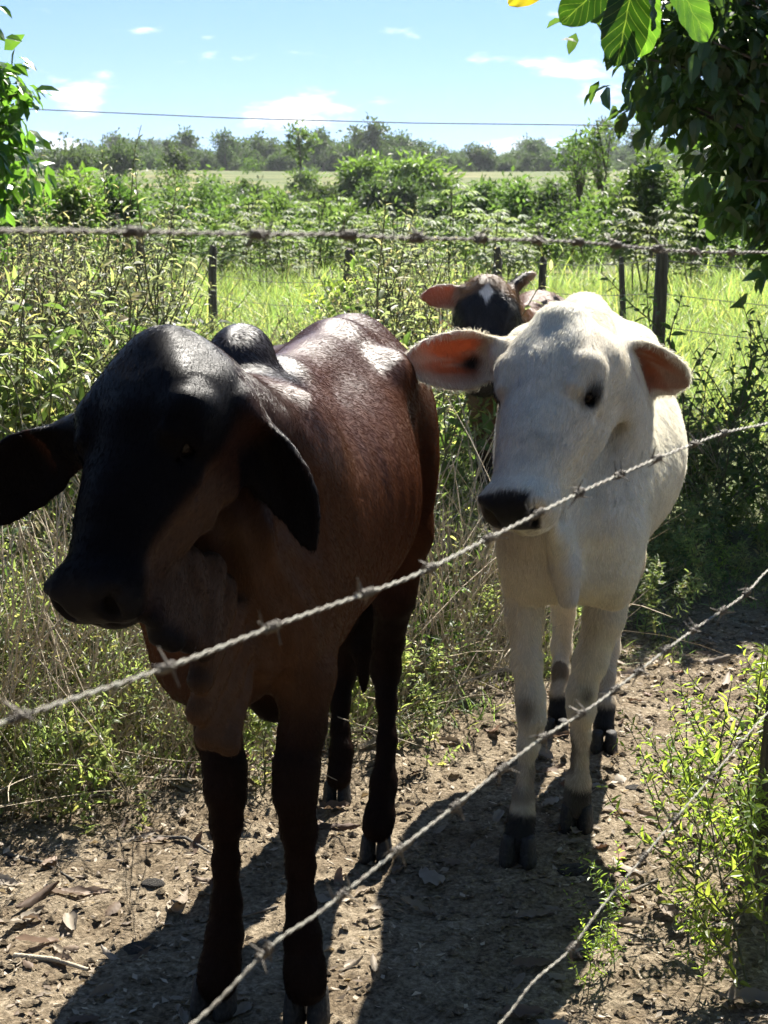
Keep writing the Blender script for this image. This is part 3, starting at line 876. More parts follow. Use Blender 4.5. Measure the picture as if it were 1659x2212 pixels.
    c = blend(c, (.10, .085, .07), speck * .5 * sstep(fbm(V, 6, 2, 62), -.1, .4))
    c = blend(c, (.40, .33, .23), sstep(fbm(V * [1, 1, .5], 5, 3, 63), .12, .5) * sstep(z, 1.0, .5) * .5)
    c = blend(c, (.56, .51, .42), sstep(fbm(V, 4, 3, 64), .08, .5) * sstep(t[:, 0], .3, .7) * .35)
    c *= (1 + .09 * nz + .07 * ny)[:, None]
    hd = np.tile(-T.a * .5 + np.array((0, 0, -.85)), (len(V), 1))
    hd = hd * (1 - headm[:, None]) + headm[:, None] * (H.u[None, :] * .8)
    hd = hair_coords(V, N, hd)
    flow = V - hd * ((V - T(.4, 0, .8)) * hd).sum(1)[:, None] * .88
    mat = coat_material("white_coat", .6, .2, .1, .5, (.62, .24, .12))
    yw = math.atan2(-T.a[0], T.a[1]) + math.pi
    hooves = [(G(1117, 1856), PR(44, 1840, 3.36), yw), (G(1243, 1784), PR(40, 1770, 3.545), yw), (G(1200, 1588), PR(30, 1575, 4.2), yw), (G(1303, 1616), PR(32, 1600, 4.1), yw)]
    base = np.array((.43, 3.85, 0))
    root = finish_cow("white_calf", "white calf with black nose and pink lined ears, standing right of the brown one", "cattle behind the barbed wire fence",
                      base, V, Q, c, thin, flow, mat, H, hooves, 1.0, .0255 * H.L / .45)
    return dict(root=root, V=V, Q=Q, N=N, c=c, hd=hd, H=H, T=T, base=base, thin=thin, ears=(eL, eR), headm=headm, bald=bald)

# ---------------------------------------------------------------- the calf at the back
def blaze_calf():
    S = Sculpt()
    T = Trunk((.635, 6.90), (.455, 6.00))
    H = Head(P(1053, 604, 5.58), P(1053, 604, 5.58) + np.array((-.022, -.22, -.325)), (1, -.06, 0))
    sculpt_head(S, H, .86, 1.2)
    T.ell(S, .0, 0, .85, .22, .155, .15, .08)
    for s in (-1, 1):
        T.ell(S, .13, .13 * s, .91, .07, .045, .05, .06)
        T.ell(S, -.02, .11 * s, .74, .15, .08, .2, .08)
        T.ell(S, .78, .11 * s, .74, .10, .06, .22, .07)
    T.ell(S, .36, 0, .72, .40, .20, .22, .08)
    T.ell(S, .66, 0, .74, .24, .17, .22, .08)
    S.cone(T(-.05, 0, .93), T(.75, 0, .93), .05, .05, .08)
    S.cone(T(.78, 0, .85), H(.16, 0, -.26), .13, .10, .07)
    S.cone(T(.85, 0, .74), H(.34, 0, -.33), .12, .08, .07)
    for x, s in ((.82, -1), (.86, 1), (.02, -1), (-.04, 1)):
        S.cone(T(x, .09 * s, .62), T(x, .085 * s, .36), .065, .042, .03)
        S.cone(T(x, .085 * s, .36), T(x, .085 * s, .20), .036, .028, .03)
        S.cone(T(x, .085 * s, .20), T(x + .01, .085 * s, .05), .030, .036, .03)
    S.cone(T(-.2, 0, .88), T(-.23, 0, .5), .022, .018, .02)
    eR = dict(base=P(1006, 640, 5.62), tip=P(909, 641, 5.58), width=.040, nrm=unit((.1, -1, -.1)), cup=.4, thick=.0065, k=.03, bow=.01)
    eL = dict(base=P(1100, 642, 5.66), tip=P(1158, 591, 5.74), width=.036, nrm=unit((.5, -.45, -.6)), cup=.45, thick=.0065, k=.03, bow=.01)
    S.ear(**eL); S.ear(**eR)
    S.cone(H(.12, .12, -.2), eL['base'], .035, .026, .03); S.cone(H(.12, -.12, -.2), eR['base'], .035, .026, .03)
    V, Q = S.build(.0085)
    N = vertex_normals(V, Q); h = H.local(V)
    V = V + N * (fbm(V, 20, 2, 9) * .0015)[:, None]
    nz = fbm(V, 12, 3, 31)
    headm = sstep(-h[:, 2], .75, .55) * sstep(h[:, 0], -.2, 0.0) * (np.abs(h[:, 1]) < .45) * (h[:, 0] < 1.2)
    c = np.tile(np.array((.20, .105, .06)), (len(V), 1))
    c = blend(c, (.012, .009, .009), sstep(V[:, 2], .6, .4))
    c = blend(c, (.010, .008, .008), headm)
    c = blend(c, (.16, .085, .035), headm * sstep(h[:, 0] + .10 * nz, .17, .10))
    bl = headm * sstep(np.abs(h[:, 1]) + .04 * nz + .60 * np.abs(h[:, 0] - .15), .078, .055) * sstep(h[:, 2], -.2, -.1)
    c = blend(c, (.70, .69, .66), bl)
    thin = np.zeros(len(V))
    for e in (eL, eR):
        m = in_ear(V, e); s_, t_, w_ = ear_local(V, e)
        inner = m * ((N @ unit(e['nrm'])) > .05) * sstep(np.abs(t_), .95, .72)
        thin = np.maximum(thin, m * (1.0 if e is eR else 0.0))
        c = blend(c, (.55, .50, .42) if e is eR else (.05, .04, .035), m)
        c = blend(c, (.50, .40, .34), m * sstep(s_, .6, .8))
        c = blend(c, (.40, .14, .08), inner * (.85 if e is eR else .2))
    hd = np.tile(-T.a * .5 + np.array((0, 0, -.85)), (len(V), 1))
    hd = hair_coords(V, N, hd)
    flow = V - hd * ((V - T(.4, 0, .8)) * hd).sum(1)[:, None] * .88
    mat = coat_material("russet_coat", .45, .3, .05, .5, (.5, .17, .09))
    yw = math.atan2(-T.a[0], T.a[1]) + math.pi
    hooves = [(T(.83, -.085, 0), .04, yw), (T(.87, .085, 0), .04, yw), (T(.03, -.085, 0), .04, yw), (T(-.03, .085, 0), .04, yw)]
    base = np.array((.55, 6.4, 0))
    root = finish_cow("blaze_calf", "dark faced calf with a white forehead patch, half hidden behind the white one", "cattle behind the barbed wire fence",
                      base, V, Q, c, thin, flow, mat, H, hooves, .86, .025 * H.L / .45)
    return dict(root=root, V=V, Q=Q, N=N, c=c, hd=hd, H=H, T=T, base=base, thin=thin, ears=(eL, eR), headm=headm)

BROWN = brown_calf()
WHITE = white_calf()
BLAZE = blaze_calf()

M_HAIR_BROWN = hair_material("brown_hair", .30, .35, .10)
M_HAIR_WHITE = hair_material("white_hair", .45, .4, .35)
grow_hair(BROWN, "brown_coat", 240000, .0075, .10, .00026, M_HAIR_BROWN, 1, .12, 1.1, mask=1 - BROWN['bald'])
grow_hair(WHITE, "white_coat", 220000, .0105, .13, .00028, M_HAIR_WHITE, 2, .21, 1.05, mask=1 - WHITE['bald'])
_e = [ear_local(WHITE['V'], e) for e in WHITE['ears']]
_m = np.maximum.reduce([in_ear(WHITE['V'], e) * sstep(np.abs(q[1]) / np.interp(q[0], [0, .3, .5, .85, 1], [.5, .95, 1, .6, .2]), .7, .95) + in_ear(WHITE['V'], e) * sstep(q[0], .42, .2) * .6 for e, q in zip(WHITE['ears'], _e)])
grow_hair(WHITE, "ear_fringe", 2400, .013, .8, .00020, M_HAIR_WHITE, 4, .35, 1.2, mask=_m)
grow_hair(BLAZE, "russet_coat", 60000, .016, .28, .00045, M_HAIR_BROWN, 3, .28, 1.1)
# ================================================================ vegetation kit
class MB:
    def __init__(self):
        self.v, self.f, self.m, self.n = [], [], [], 0
    def add(self, verts, faces, mi=0):
        self.v.append(np.asarray(verts, float).reshape(-1, 3))
        for f in faces: self.f.append(tuple(i + self.n for i in f))
        self.m.extend([mi] * len(faces)); self.n += len(verts)
    def tube(self, pts, radii, mi=0, k=5):
        pts = [np.asarray(p, float) for p in pts]
        vs, fs = [], []
        ref = np.array((.31, .87, .39))
        for i, p in enumerate(pts):
            d = unit(pts[min(i + 1, len(pts) - 1)] - pts[max(i - 1, 0)])
            a = unit(np.cross(d, ref)); b = np.cross(d, a)
            for j in range(k):
                t = 2 * math.pi * j / k
                vs.append(p + radii[i] * (a * math.cos(t) + b * math.sin(t)))
        for i in range(len(pts) - 1):
            for j in range(k):
                q = (j + 1) % k
                fs.append((i * k + j, i * k + q, (i + 1) * k + q, (i + 1) * k + j))
        self.add(vs, fs, mi)
    def leaf(self, base, d, nrm, L, W, bend=.2, fold=.25, mi=0):
        """small leaf of eight triangles, folded along the midrib and drooping"""
        d = unit(d); nrm = np.asarray(nrm, float); nrm = unit(nrm - d * (nrm @ d)); s = np.cross(nrm, d)
        def pt(t, x, lift): return base + d * (L * t) + s * (W * x) + nrm * (W * lift - bend * L * t * t)
        vs = [pt(0, 0, 0), pt(.34, 0, 0), pt(.70, 0, 0), pt(1, 0, 0), pt(.30, .5, fold), pt(.68, .40, fold), pt(.30, -.5, fold), pt(.68, -.40, fold)]
        self.add(vs, [(0, 4, 1), (1, 4, 5, 2), (2, 5, 3), (0, 1, 6), (1, 2, 7, 6), (2, 3, 7)], mi)
    def chip(self, base, d, nrm, L, W, mi=0, fold=.2):
        d = unit(d); nrm = np.asarray(nrm, float); nrm = unit(nrm - d * (nrm @ d)); s = np.cross(nrm, d)
        vs = [base, base + d * L * .45 + s * W * .5 + nrm * W * fold, base + d * L, base + d * L * .45 - s * W * .5 + nrm * W * fold]
        self.add(vs, [(0, 1, 2), (0, 2, 3)], mi)
    def mesh(self, name, mats, smooth=False):
        return mesh_from(name, np.concatenate(self.v), self.f, mats, smooth, self.m)

def leaf_material(name, c0, c1, trans, tfac=.45, rough=.45, spec=.4, dry=None):
    m, n, l, out = new_mat(name)
    geo = n.new("ShaderNodeNewGeometry"); oi = n.new("ShaderNodeObjectInfo")
    r = geo.outputs["Random Per Island"]
    stops = [(0.0, c0), (.8, c1)]
    if dry: stops += [(.86, dry)]
    col = nramp(n, l, r, stops)
    tcn = n.new("ShaderNodeTexCoord")
    hs = n.new("ShaderNodeHueSaturation"); l.new(col, hs.inputs["Color"])
    l.new(nmath(n, l, 'ADD', nmath(n, l, 'MULTIPLY', oi.outputs["Random"], .5), .75), hs.inputs["Value"])
    l.new(nmath(n, l, 'ADD', nmath(n, l, 'MULTIPLY', oi.outputs["Random"], .04), .48), hs.inputs["Hue"])
    bs = n.new("ShaderNodeBsdfPrincipled"); l.new(hs.outputs[0], bs.inputs["Base Color"])
    bs.inputs["Roughness"].default_value = rough; bs.inputs["Specular IOR Level"].default_value = spec
    tr = n.new("ShaderNodeBsdfTranslucent")
    l.new(nmix(n, l, 1.0, nmix(n, l, .55, (.5, .5, .5), nmix(n, l, 1.0, hs.outputs[0], (4.0, 4.0, 4.0), 'MULTIPLY')), trans, 'MULTIPLY'), tr.inputs["Color"])
    mx = n.new("ShaderNodeMixShader"); mx.inputs[0].default_value = tfac
    l.new(bs.outputs[0], mx.inputs[1]); l.new(tr.outputs[0], mx.inputs[2]); l.new(mx.outputs[0], out.inputs["Surface"])
    return m
def bark_material(name, c0, c1, scale=12):
    m, n, l, out = new_mat(name)
    tc = n.new("ShaderNodeTexCoord"); mp = n.new("ShaderNodeMapping"); mp.inputs["Scale"].default_value = (1, 1, .18)
    l.new(tc.outputs["Object"], mp.inputs[0])
    f = nnoise(n, l, scale, 6, .7, mp.outputs[0])
    bs = n.new("ShaderNodeBsdfPrincipled"); l.new(nramp(n, l, f, [(.3, c0), (.7, c1)]), bs.inputs["Base Color"])
    bs.inputs["Roughness"].default_value = .9; l.new(nbump(n, l, f, .7, .02), bs.inputs["Normal"])
    l.new(bs.outputs[0], out.inputs["Surface"])
    return m
M_WEED = leaf_material("weed_leaf", (.042, .070, .022), (.14, .160, .052), (.88, 1.0, .40), .48, .45, .45, (.27, .22, .11))
M_WEED2 = leaf_material("weed_leaf_pale", (.070, .088, .040), (.18, .190, .095), (.88, .95, .5), .40, .50, .4, (.25, .20, .12))
M_FRESH = leaf_material("fresh_leaf", (.055, .100, .022), (.135, .185, .045), (.95, 1.0, .22), .55, .4, .4)
M_GRASS = leaf_material("grass_blade", (.070, .105, .028), (.145, .170, .055), (.80, 1.0, .36), .42, .5, .35, (.30, .24, .10))
M_STRAW = bark_material("dry_stem", (.26, .21, .14), (.52, .45, .33), 30)
M_STEM = bark_material("green_stem", (.06, .075, .03), (.15, .13, .07), 30)
M_BARK = bark_material("bark", (.045, .038, .030), (.15, .13, .105), 12)
M_DARKLEAF = leaf_material("dark_glossy_leaf", (.014, .034, .010), (.034, .070, .016), (.55, .85, .15), .28, .38, .5)
M_LEFTLEAF = leaf_material("mid_glossy_leaf", (.022, .055, .012), (.060, .115, .022), (.6, .9, .15), .38, .33, .5)
M_FARLEAF = leaf_material("far_leaf", (.020, .036, .014), (.050, .076, .026), (.5, .7, .2), .25, .6, .25)
M_MIDLEAF = leaf_material("mid_leaf", (.026, .046, .016), (.066, .094, .032), (.6, .85, .2), .35, .55, .3)
M_PALELEAF = leaf_material("pale_leaf", (.085, .115, .050), (.14, .17, .08), (.8, .9, .4), .35, .6, .2)
M_BAMBOO = leaf_material("bamboo_leaf", (.034, .070, .015), (.085, .140, .032), (.7, 1.0, .2), .4, .5, .35)

def weed_mesh(name, seed, h=.6, branches=7, leaves=14, ll=.05, lw=.014, spread=.35, mats=None, whorl=False, stem_r=.003):
    rng = np.random.default_rng(seed); mb = MB()
    def shoot(p, d, ln, r, nl, depth):
        pts = [p]; dd = unit(d); k = 6
        for i in range(k):
            dd = unit(dd + rng.normal(0, .10, 3) + np.array((0, 0, .05)))
            pts.append(pts[-1] + dd * ln / k)
        mb.tube(pts, list(np.linspace(r, r * .35, k + 1)), 1, 4)
        pts = np.array(pts)
        ang = rng.random() * 6.28
        for i in range(nl):
            t = (.12 + .88 * (i + rng.random() * .6) / nl) * k
            a = min(int(t), k - 1); q = pts[a] + (pts[a + 1] - pts[a]) * (t - a)
            ax = unit(pts[min(a + 1, k)] - pts[a])
            ang += 2.4
            x = unit(np.cross(ax, (.3, .5, .8))); y = np.cross(ax, x)
            for s in ((0, math.pi) if whorl else (0,)):
                side = x * math.cos(ang + s) + y * math.sin(ang + s)
                ld = unit(side + ax * (.45 + .5 * rng.random()) + rng.normal(0, .15, 3))
                sc = (.55 + .6 * rng.random()) * (1.1 - .5 * t / k)
                mb.leaf(q, ld, ax + rng.normal(0, .25, 3), ll * sc, lw * sc, .15 + .3 * rng.random(), .2, 0)
        return pts
    main = shoot(np.zeros(3), np.array((rng.normal(0, .08), rng.normal(0, .08), 1)), h, stem_r, leaves, 0)
    for b in range(branches):
        t = .12 + .75 * rng.random(); q = main[int(t * 6)]
        a = rng.random() * 6.28
        shoot(q, np.array((math.cos(a) * spread * 2, math.sin(a) * spread * 2, .75)), h * (.75 - .45 * t) * (.7 + .6 * rng.random()), stem_r * .65, leaves, 1)
    return mb.mesh(name, mats or [M_WEED, M_STEM])
def straw_mesh(name, seed, h=.7, count=9, spread=.5):
    rng = np.random.default_rng(seed); mb = MB()
    for i in range(count):
        p = rng.normal(0, .06, 3); p[2] = 0
        d = unit((rng.normal(0, spread), rng.normal(0, spread), 1)); pts = [p]; ln = h * (.5 + .7 * rng.random()); bow = rng.normal(0, .22, 3) - np.array((0, 0, .12))
        for j in range(6):
            d = unit(d + bow * .35 + rng.normal(0, .06, 3)); pts.append(pts[-1] + d * ln / 6)
            pts[-1][2] = max(pts[-1][2], .004)
        r = .0010 + .0014 * rng.random()
        mb.tube(pts, [r] * 6 + [r * .5], 0, 3)
    return mb.mesh(name, [M_STRAW])
def grass_mesh(name, seed, h=.4, count=45, spread=.5, w=.006, foot=.07, mats=None):
    rng = np.random.default_rng(seed); mb = MB()
    for i in range(count):
        p = rng.normal(0, foot, 3); p[2] = 0
        d = unit((rng.normal(0, spread), rng.normal(0, spread), 1)); ln = h * (.45 + .75 * rng.random()); a = rng.random() * 6.28
        s = np.array((math.cos(a), math.sin(a), 0)) * w * (.6 + .8 * rng.random()); vs = []
        q = p.copy()
        for j in range(4):
            k = (1, .9, .6, .08)[j]
            vs += [q - s * k * .5, q + s * k * .5]
            d = unit(d + np.array((d[0], d[1], 0)) * .35 + np.array((0, 0, -.16))); q = q + d * ln / 3
        mb.add(vs, [(0, 1, 3, 2), (2, 3, 5, 4), (4, 5, 7, 6)], 0)
    return mb.mesh(name, mats or [M_GRASS])

def scatter(name, protos, pts, rot, scl, idx, label=None, cat=None):
    """ground cover nobody could count: one object that repeats a few plants over its points"""
    colx = bpy.data.collections.new(name + "_kinds")
    for i, me in enumerate(protos):
        colx.objects.link(bpy.data.objects.new("%s_%02d" % (name, i), me))
    me = bpy.data.meshes.new(name)
    me.vertices.add(len(pts)); me.vertices.foreach_set("co", np.asarray(pts, np.float32).ravel())
    for nm, dat, k, kd in (("rot", rot, "vector", 'FLOAT_VECTOR'), ("scl", scl, "value", 'FLOAT'), ("idx", idx, "value", 'INT')):
        at = me.attributes.new(nm, kd, 'POINT')
        at.data.foreach_set(k, np.asarray(dat, np.int32 if kd == 'INT' else np.float32).ravel())
    me.update()
    o = obj(name, me)
    ng = bpy.data.node_groups.new(name, 'GeometryNodeTree')
    ng.interface.new_socket("Geometry", in_out='INPUT', socket_type='NodeSocketGeometry')
    ng.interface.new_socket("Geometry", in_out='OUTPUT', socket_type='NodeSocketGeometry')
    N, Lk = ng.nodes, ng.links
    gi, go = N.new("NodeGroupInput"), N.new("NodeGroupOutput")
    ci = N.new("GeometryNodeCollectionInfo"); ci.inputs["Collection"].default_value = colx
    ci.inputs["Separate Children"].default_value = True; ci.inputs["Reset Children"].default_value = True
    ip = N.new("GeometryNodeInstanceOnPoints"); ip.inputs["Pick Instance"].default_value = True
    def at(nm, ty):
        a = N.new("GeometryNodeInputNamedAttribute"); a.data_type = ty; a.inputs["Name"].default_value = nm
        return next(s for s in a.outputs if s.enabled and s.name == "Attribute")
    Lk.new(gi.outputs[0], ip.inputs["Points"]); Lk.new(ci.outputs[0], ip.inputs["Instance"])
    Lk.new(at("idx", 'INT'), ip.inputs["Instance Index"]); Lk.new(at("rot", 'FLOAT_VECTOR'), ip.inputs["Rotation"]); Lk.new(at("scl", 'FLOAT'), ip.inputs["Scale"])
    Lk.new(ip.outputs[0], go.inputs[0])
    md = o.modifiers.new("plants", 'NODES'); md.node_group = ng
    tag(o, label, cat, kind="stuff")
    return o
def patch_pick(xy, k, rng):
    """kinds grow in patches, with some mixing"""
    f = np.c_[xy, np.zeros(len(xy))]
    a = np.stack([vnoise(f, 1.1, 300 + i) + rng.normal(0, .45, len(xy)) for i in range(k)], 1)
    return a.argmax(1)
def scatter_auto(name, protos, xy, seed, smin, smax, tilt=.12, label=None, cat=None, sink=.01, z=None, scale=None):
    rng = np.random.default_rng(seed); k = len(xy)
    xy = np.asarray(xy, float)
    zz = ground_z(xy[:, 0], xy[:, 1]) - sink if z is None else z
    sc = rng.uniform(smin, smax, k) * (1 if scale is None else scale)
    return scatter(name, protos, np.c_[xy, zz], np.c_[rng.normal(0, tilt, k), rng.normal(0, tilt, k), rng.random(k) * 6.283], sc, patch_pick(xy, len(protos), rng), label, cat)

def tree_meshes(name, seed, height, crown, trunk_r, leaf_L, leaf_W, n_leaf, clumps, clump_r, leaf_mat, bark=None, trunk_top=.75, full=True, droop=0.0, fork=0):
    """crown: list of (cx, cy, cz, rx, ry, rz); returns trunk mesh and crown mesh"""
    rng = np.random.default_rng(seed); tr, cr = MB(), MB()
    top = height * trunk_top
    pts = [np.zeros(3)]
    for i in range(6):
        pts.append(np.array((rng.normal(0, .02 * height), rng.normal(0, .02 * height), top * (i + 1) / 6)))
    tr.tube(pts, list(np.linspace(trunk_r, trunk_r * .4, 7)), 0, 8)
    crown = np.asarray(crown, float); vol = crown[:, 3] * crown[:, 4] * crown[:, 5]
    cents = []
    for i in range(clumps):
        c = crown[rng.choice(len(crown), p=vol / vol.sum())]
        v = rng.normal(0, 1, 3); v = unit(v) * rng.random() ** .45
        q = c[:3] + v * c[3:6]
        cents.append(q)
        k = min(5, max(1, int(q[2] / top * 6 * .7))); s = pts[k]
        mid = s * .5 + q * .5 + np.array((0, 0, .08 * height * rng.random()))
        tr.tube([s, mid, q], [trunk_r * .30, trunk_r * .18, trunk_r * .05], 0, 4)
    per = max(1, n_leaf // clumps)
    for q in cents:
        rr = clump_r * (.6 + .8 * rng.random())
        for j in range(int(per * (.6 + .8 * rng.random()))):
            v = rng.normal(0, .5, 3); v[2] *= .75
            p = q + v * rr
            d = unit(v + rng.normal(0, .7, 3) + np.array((0, 0, -droop)))
            nn = np.array((0, 0, 1.0)) + rng.normal(0, .5, 3)
            s = .6 + .7 * rng.random()
            if full: cr.leaf(p, d, nn, leaf_L * s, leaf_W * s, .25, .15, 0)
            else: cr.chip(p, d, nn, leaf_L * s, leaf_W * s, 0)
    return tr.mesh(name + "_trunk", [bark or M_BARK], True), cr.mesh(name + "_crown", [leaf_mat])
def place_tree(name, meshes, loc, label, cat="tree", group=None, rz=0.0, sc=1.0):
    r = empty(name, loc, label, cat, group, rz)
    r.scale = (sc,) * 3 if not isinstance(sc, tuple) else sc
    obj("trunk", meshes[0], r); obj("crown", meshes[1], r)
    return r
# ---------------------------------------------------------------- weeds, grass, litter close by
rng = np.random.default_rng(77)
W_A = [weed_mesh("upright_weed_%d" % i, 10 + i, .62, 8, 13, .052, .015, .34, [M_WEED, M_STEM]) for i in range(4)]
W_B = [weed_mesh("pale_weed_%d" % i, 20 + i, .70, 10, 13, .040, .012, .30, [M_WEED2, M_STEM]) for i in range(3)]
W_C = [weed_mesh("fresh_weed_%d" % i, 30 + i, .36, 6, 9, .055, .018, .45, [M_FRESH, M_STEM], True) for i in range(3)]
W_E = [weed_mesh("olive_weed_%d" % i, 35 + i, .36, 6, 9, .050, .016, .45, [M_WEED, M_STEM], True) for i in range(2)]
W_D = [straw_mesh("straw_%d" % i, 40 + i, .75, 10, .55) for i in range(3)]
W_S = [weed_mesh("broad_weed_%d" % i, 70 + i, .60, 7, 7, .085, .040, .40, [M_MIDLEAF, M_STEM]) for i in range(3)]
W_Y = [weed_mesh("seedy_weed_%d" % i, 80 + i, .72, 9, 16, .020, .008, .30, [leaf_material("seed_head", (.12, .085, .05), (.24, .19, .12), (.6, .5, .3), .25, .7, .2), M_STRAW]) for i in range(2)]
W_G = [grass_mesh("tuft_%d" % i, 50 + i, .34, 50, .45, .006, .06) for i in range(3)]
W_L = [grass_mesh("low_tuft_%d" % i, 55 + i, .16, 40, .7, .005, .05) for i in range(2)]

def edge_left(x):      # where the bare path ends and the weeds begin
    return np.interp(x, [-3, -1.0, -.55, -.2, .1, .45, .8, 1.3, 2.0, 3], [3.35, 3.55, 3.72, 4.0, 4.3, 4.75, 5.2, 5.7, 6.2, 6.8])
def clear_of_cattle(x, y, pad=0.0):
    ok = np.ones(len(x), bool)
    for T, w in ((BROWN['T'], .26), (WHITE['T'], .27), (BLAZE['T'], .25)):
        q = T.local(np.c_[x, y, np.zeros(len(x))])
        ok &= ~((q[:, 0] > -.30) & (q[:, 0] < T.len + .35) & (np.abs(q[:, 1]) < w + pad))
    return ok
def sample(k, xr, yr, test):
    out = np.zeros((0, 2))
    while len(out) < k:
        p = np.c_[rng.uniform(*xr, k * 2), rng.uniform(*yr, k * 2)]
        p = p[(np.abs(p[:, 0]) < p[:, 1] * .26 + .5)]
        out = np.concatenate([out, p[test(p[:, 0], p[:, 1])]])
    return out[:k]
far_side = lambda x, y: (y > edge_left(x) + .05 * np.sin(x * 17)) & clear_of_cattle(x, y)
lowbush = sample(700, (-2.2, 2.2), (3.3, 7.0), far_side)
dist_in = lowbush[:, 1] - edge_left(lowbush[:, 0])
scatter_auto("weed_thicket", W_A + W_E + W_C[:1] + W_S[:1], lowbush, 1, .75, 1.25, .16, "tangle of leafy green weeds filling the ground behind the path", "weeds",
             scale=np.interp(dist_in, [0, .25, .8, 2], [.30, .46, .72, 1.0]) * np.where(lowbush[:, 0] > .3, .8, 1.0))
tallx = sample(760, (-3.2, 3.2), (5.2, 10.5), lambda x, y: (y > edge_left(x) + .9) & clear_of_cattle(x, y, .1) & ((x < .45) | ((y < 7.2) & (x > 1.1))))
scatter_auto("tall_weed_bank", W_B + W_A[:2] + W_Y + W_S, tallx, 2, 1.0, 1.55, .12, "bank of tall pale green weeds in front of the pasture", "weeds",
             scale=np.interp(PCX + tallx[:, 0] / tallx[:, 1] * FPX, [0, 300, 380, 740, 800, 1000, 1060, 1659], [1.28, 1.08, .70, .72, 1.08, 1.05, .70, .70]))
strx = sample(400, (-2.0, .45), (3.4, 5.8), lambda x, y: (y > edge_left(x) + .05) & clear_of_cattle(x, y))
scatter_auto("dry_stems", W_D, strx, 3, .6, 1.1, .25, "dry straw coloured stalks leaning through the weeds", "dry stalks")
lowg = sample(420, (-2.0, 2.2), (3.2, 6.4), lambda x, y: (y > edge_left(x) - .22 - .15 * np.sin(x * 9)) & clear_of_cattle(x, y, -.1))
scatter_auto("path_edge_grass", W_L + W_E[:1], lowg, 4, .6, 1.1, .2, "short grass and seedlings along the edge of the bare path", "grass", scale=.75)
# bright pasture beyond
past = sample(2300, (-6, 6), (9.5, 24), lambda x, y: (np.abs(x) < y * .26 + .5) & ~((x < -.5) & (y < 10.5)))
scatter_auto("pasture_grass", W_G, past, 5, .85, 1.5, .15, "bright yellow green pasture grass beyond the weeds", "grass", scale=np.interp(past[:, 1], [9, 24], [.95, 1.7]))

# right hand clump beside the post and the foreground sprigs: single plants
clump_pts = [(.78, 3.05), (.86, 3.22), (.70, 3.30), (.92, 3.02), (.98, 3.35), (.80, 3.48), (.72, 2.92), (.88, 2.86), (.98, 3.14), (.68, 3.62), (.84, 3.70), (1.0, 3.6), (.93, 3.5), (.76, 3.18), (.62, 3.12), (.66, 2.80)]
W_R = [weed_mesh("bushy_weed_%d" % i, 60 + i, .42, 12, 9, .036, .0105, .40, [M_FRESH, M_STEM], True) for i in range(4)]
lab_r = ["leafy green weed in the clump at the right edge, around the half hidden post"]
for i, (x, y) in enumerate(clump_pts):
    o = obj("bushy_weed", W_R[i % 4], None, (x, y, float(ground_z(x, y)[0]) - .01))
    o.rotation_euler = (rng.normal(0, .1), rng.normal(0, .1), rng.random() * 6.28); o.scale = (rng.uniform(.75, 1.1),) * 3
    tag(o, lab_r[0], "weed", "leafy weeds by the post at the right")
for (px, py, s, lab) in ((1330, 2090, .52, "bright green sprig low in front, below the wire at the lower right"), (1520, 2120, .50, "small green seedling in the shaded litter near the lower right corner"),
                         (1270, 2130, .40, "short green sprig left of the bright sprig at the bottom right"), (1600, 1960, .62, "leafy weed in the shade at the right edge above the litter")):
    g = G(px, py)
    o = obj("green_sprig", W_R[int(px) % 4], None, (g[0], g[1], float(ground_z(g[0], g[1])[0]) - .01))
    o.rotation_euler = (0, 0, px); o.scale = (s,) * 3
    tag(o, lab, "weed", "sprigs in the foreground")

# soil crumbs
mb = MB(); r2 = np.random.default_rng(5)
ico = np.array([(0, 0, 1), (.9, 0, .3), (.28, .85, .3), (-.72, .53, .3), (-.72, -.53, .3), (.28, -.85, .3), (0, 0, -.6)])
tri = [(0, 1, 2), (0, 2, 3), (0, 3, 4), (0, 4, 5), (0, 5, 1), (6, 2, 1), (6, 3, 2), (6, 4, 3), (6, 5, 4), (6, 1, 5)]
cx = r2.uniform(-1.3, 1.4, 11000); cy = r2.uniform(2.35, 5.6, 11000)
keep = (np.abs(cx) < cy * .245 + .05) & (cy < edge_left(cx) + .5)
cx, cy = cx[keep], cy[keep]; cz = ground_z(cx, cy)
for x, y, z in zip(cx, cy, cz):
    s = .0035 + .012 * r2.random() ** 2.6
    a = r2.random() * 6.28; c_, s_ = math.cos(a), math.sin(a)
    q = ico * (1 + r2.normal(0, .22, (7, 1))) * [1, .75, .6] * s
    q = np.c_[q[:, 0] * c_ - q[:, 1] * s_, q[:, 0] * s_ + q[:, 1] * c_, q[:, 2]]
    mb.add(q + (x, y, z + s * .15), tri)
tag(obj("soil_crumbs", mb.mesh("soil_crumbs", [M_EARTH])), "loose crumbs of dry earth strewn over the trampled path", "soil", kind="stuff")

# broken leaf litter
mb = MB()
for i in range(11000):
    x, y = r2.uniform(-1.1, 1.35), r2.uniform(2.35, 5.4)
    if abs(x) > y * .24 + .05 or y > float(edge_left(np.array([x]))[0]) + .15: continue
    if r2.random() > .35 + .5 * (abs(x) > .35): continue
    s = .008 + .022 * r2.random() ** 2; a = r2.random() * 6.28
    mb.chip(np.array((x, y, 0.0)), (math.cos(a), math.sin(a), r2.normal(0, .18)), (r2.normal(0, .3), r2.normal(0, .3), 1), s, s * r2.uniform(.25, .6), 0, r2.normal(0, .3))
v = np.concatenate(mb.v); first = np.repeat(v[::4], 4, axis=0); v[:, 2] += ground_z(first[:, 0], first[:, 1]) + .004; mb.v = [v]
litter_mesh_builder = mb
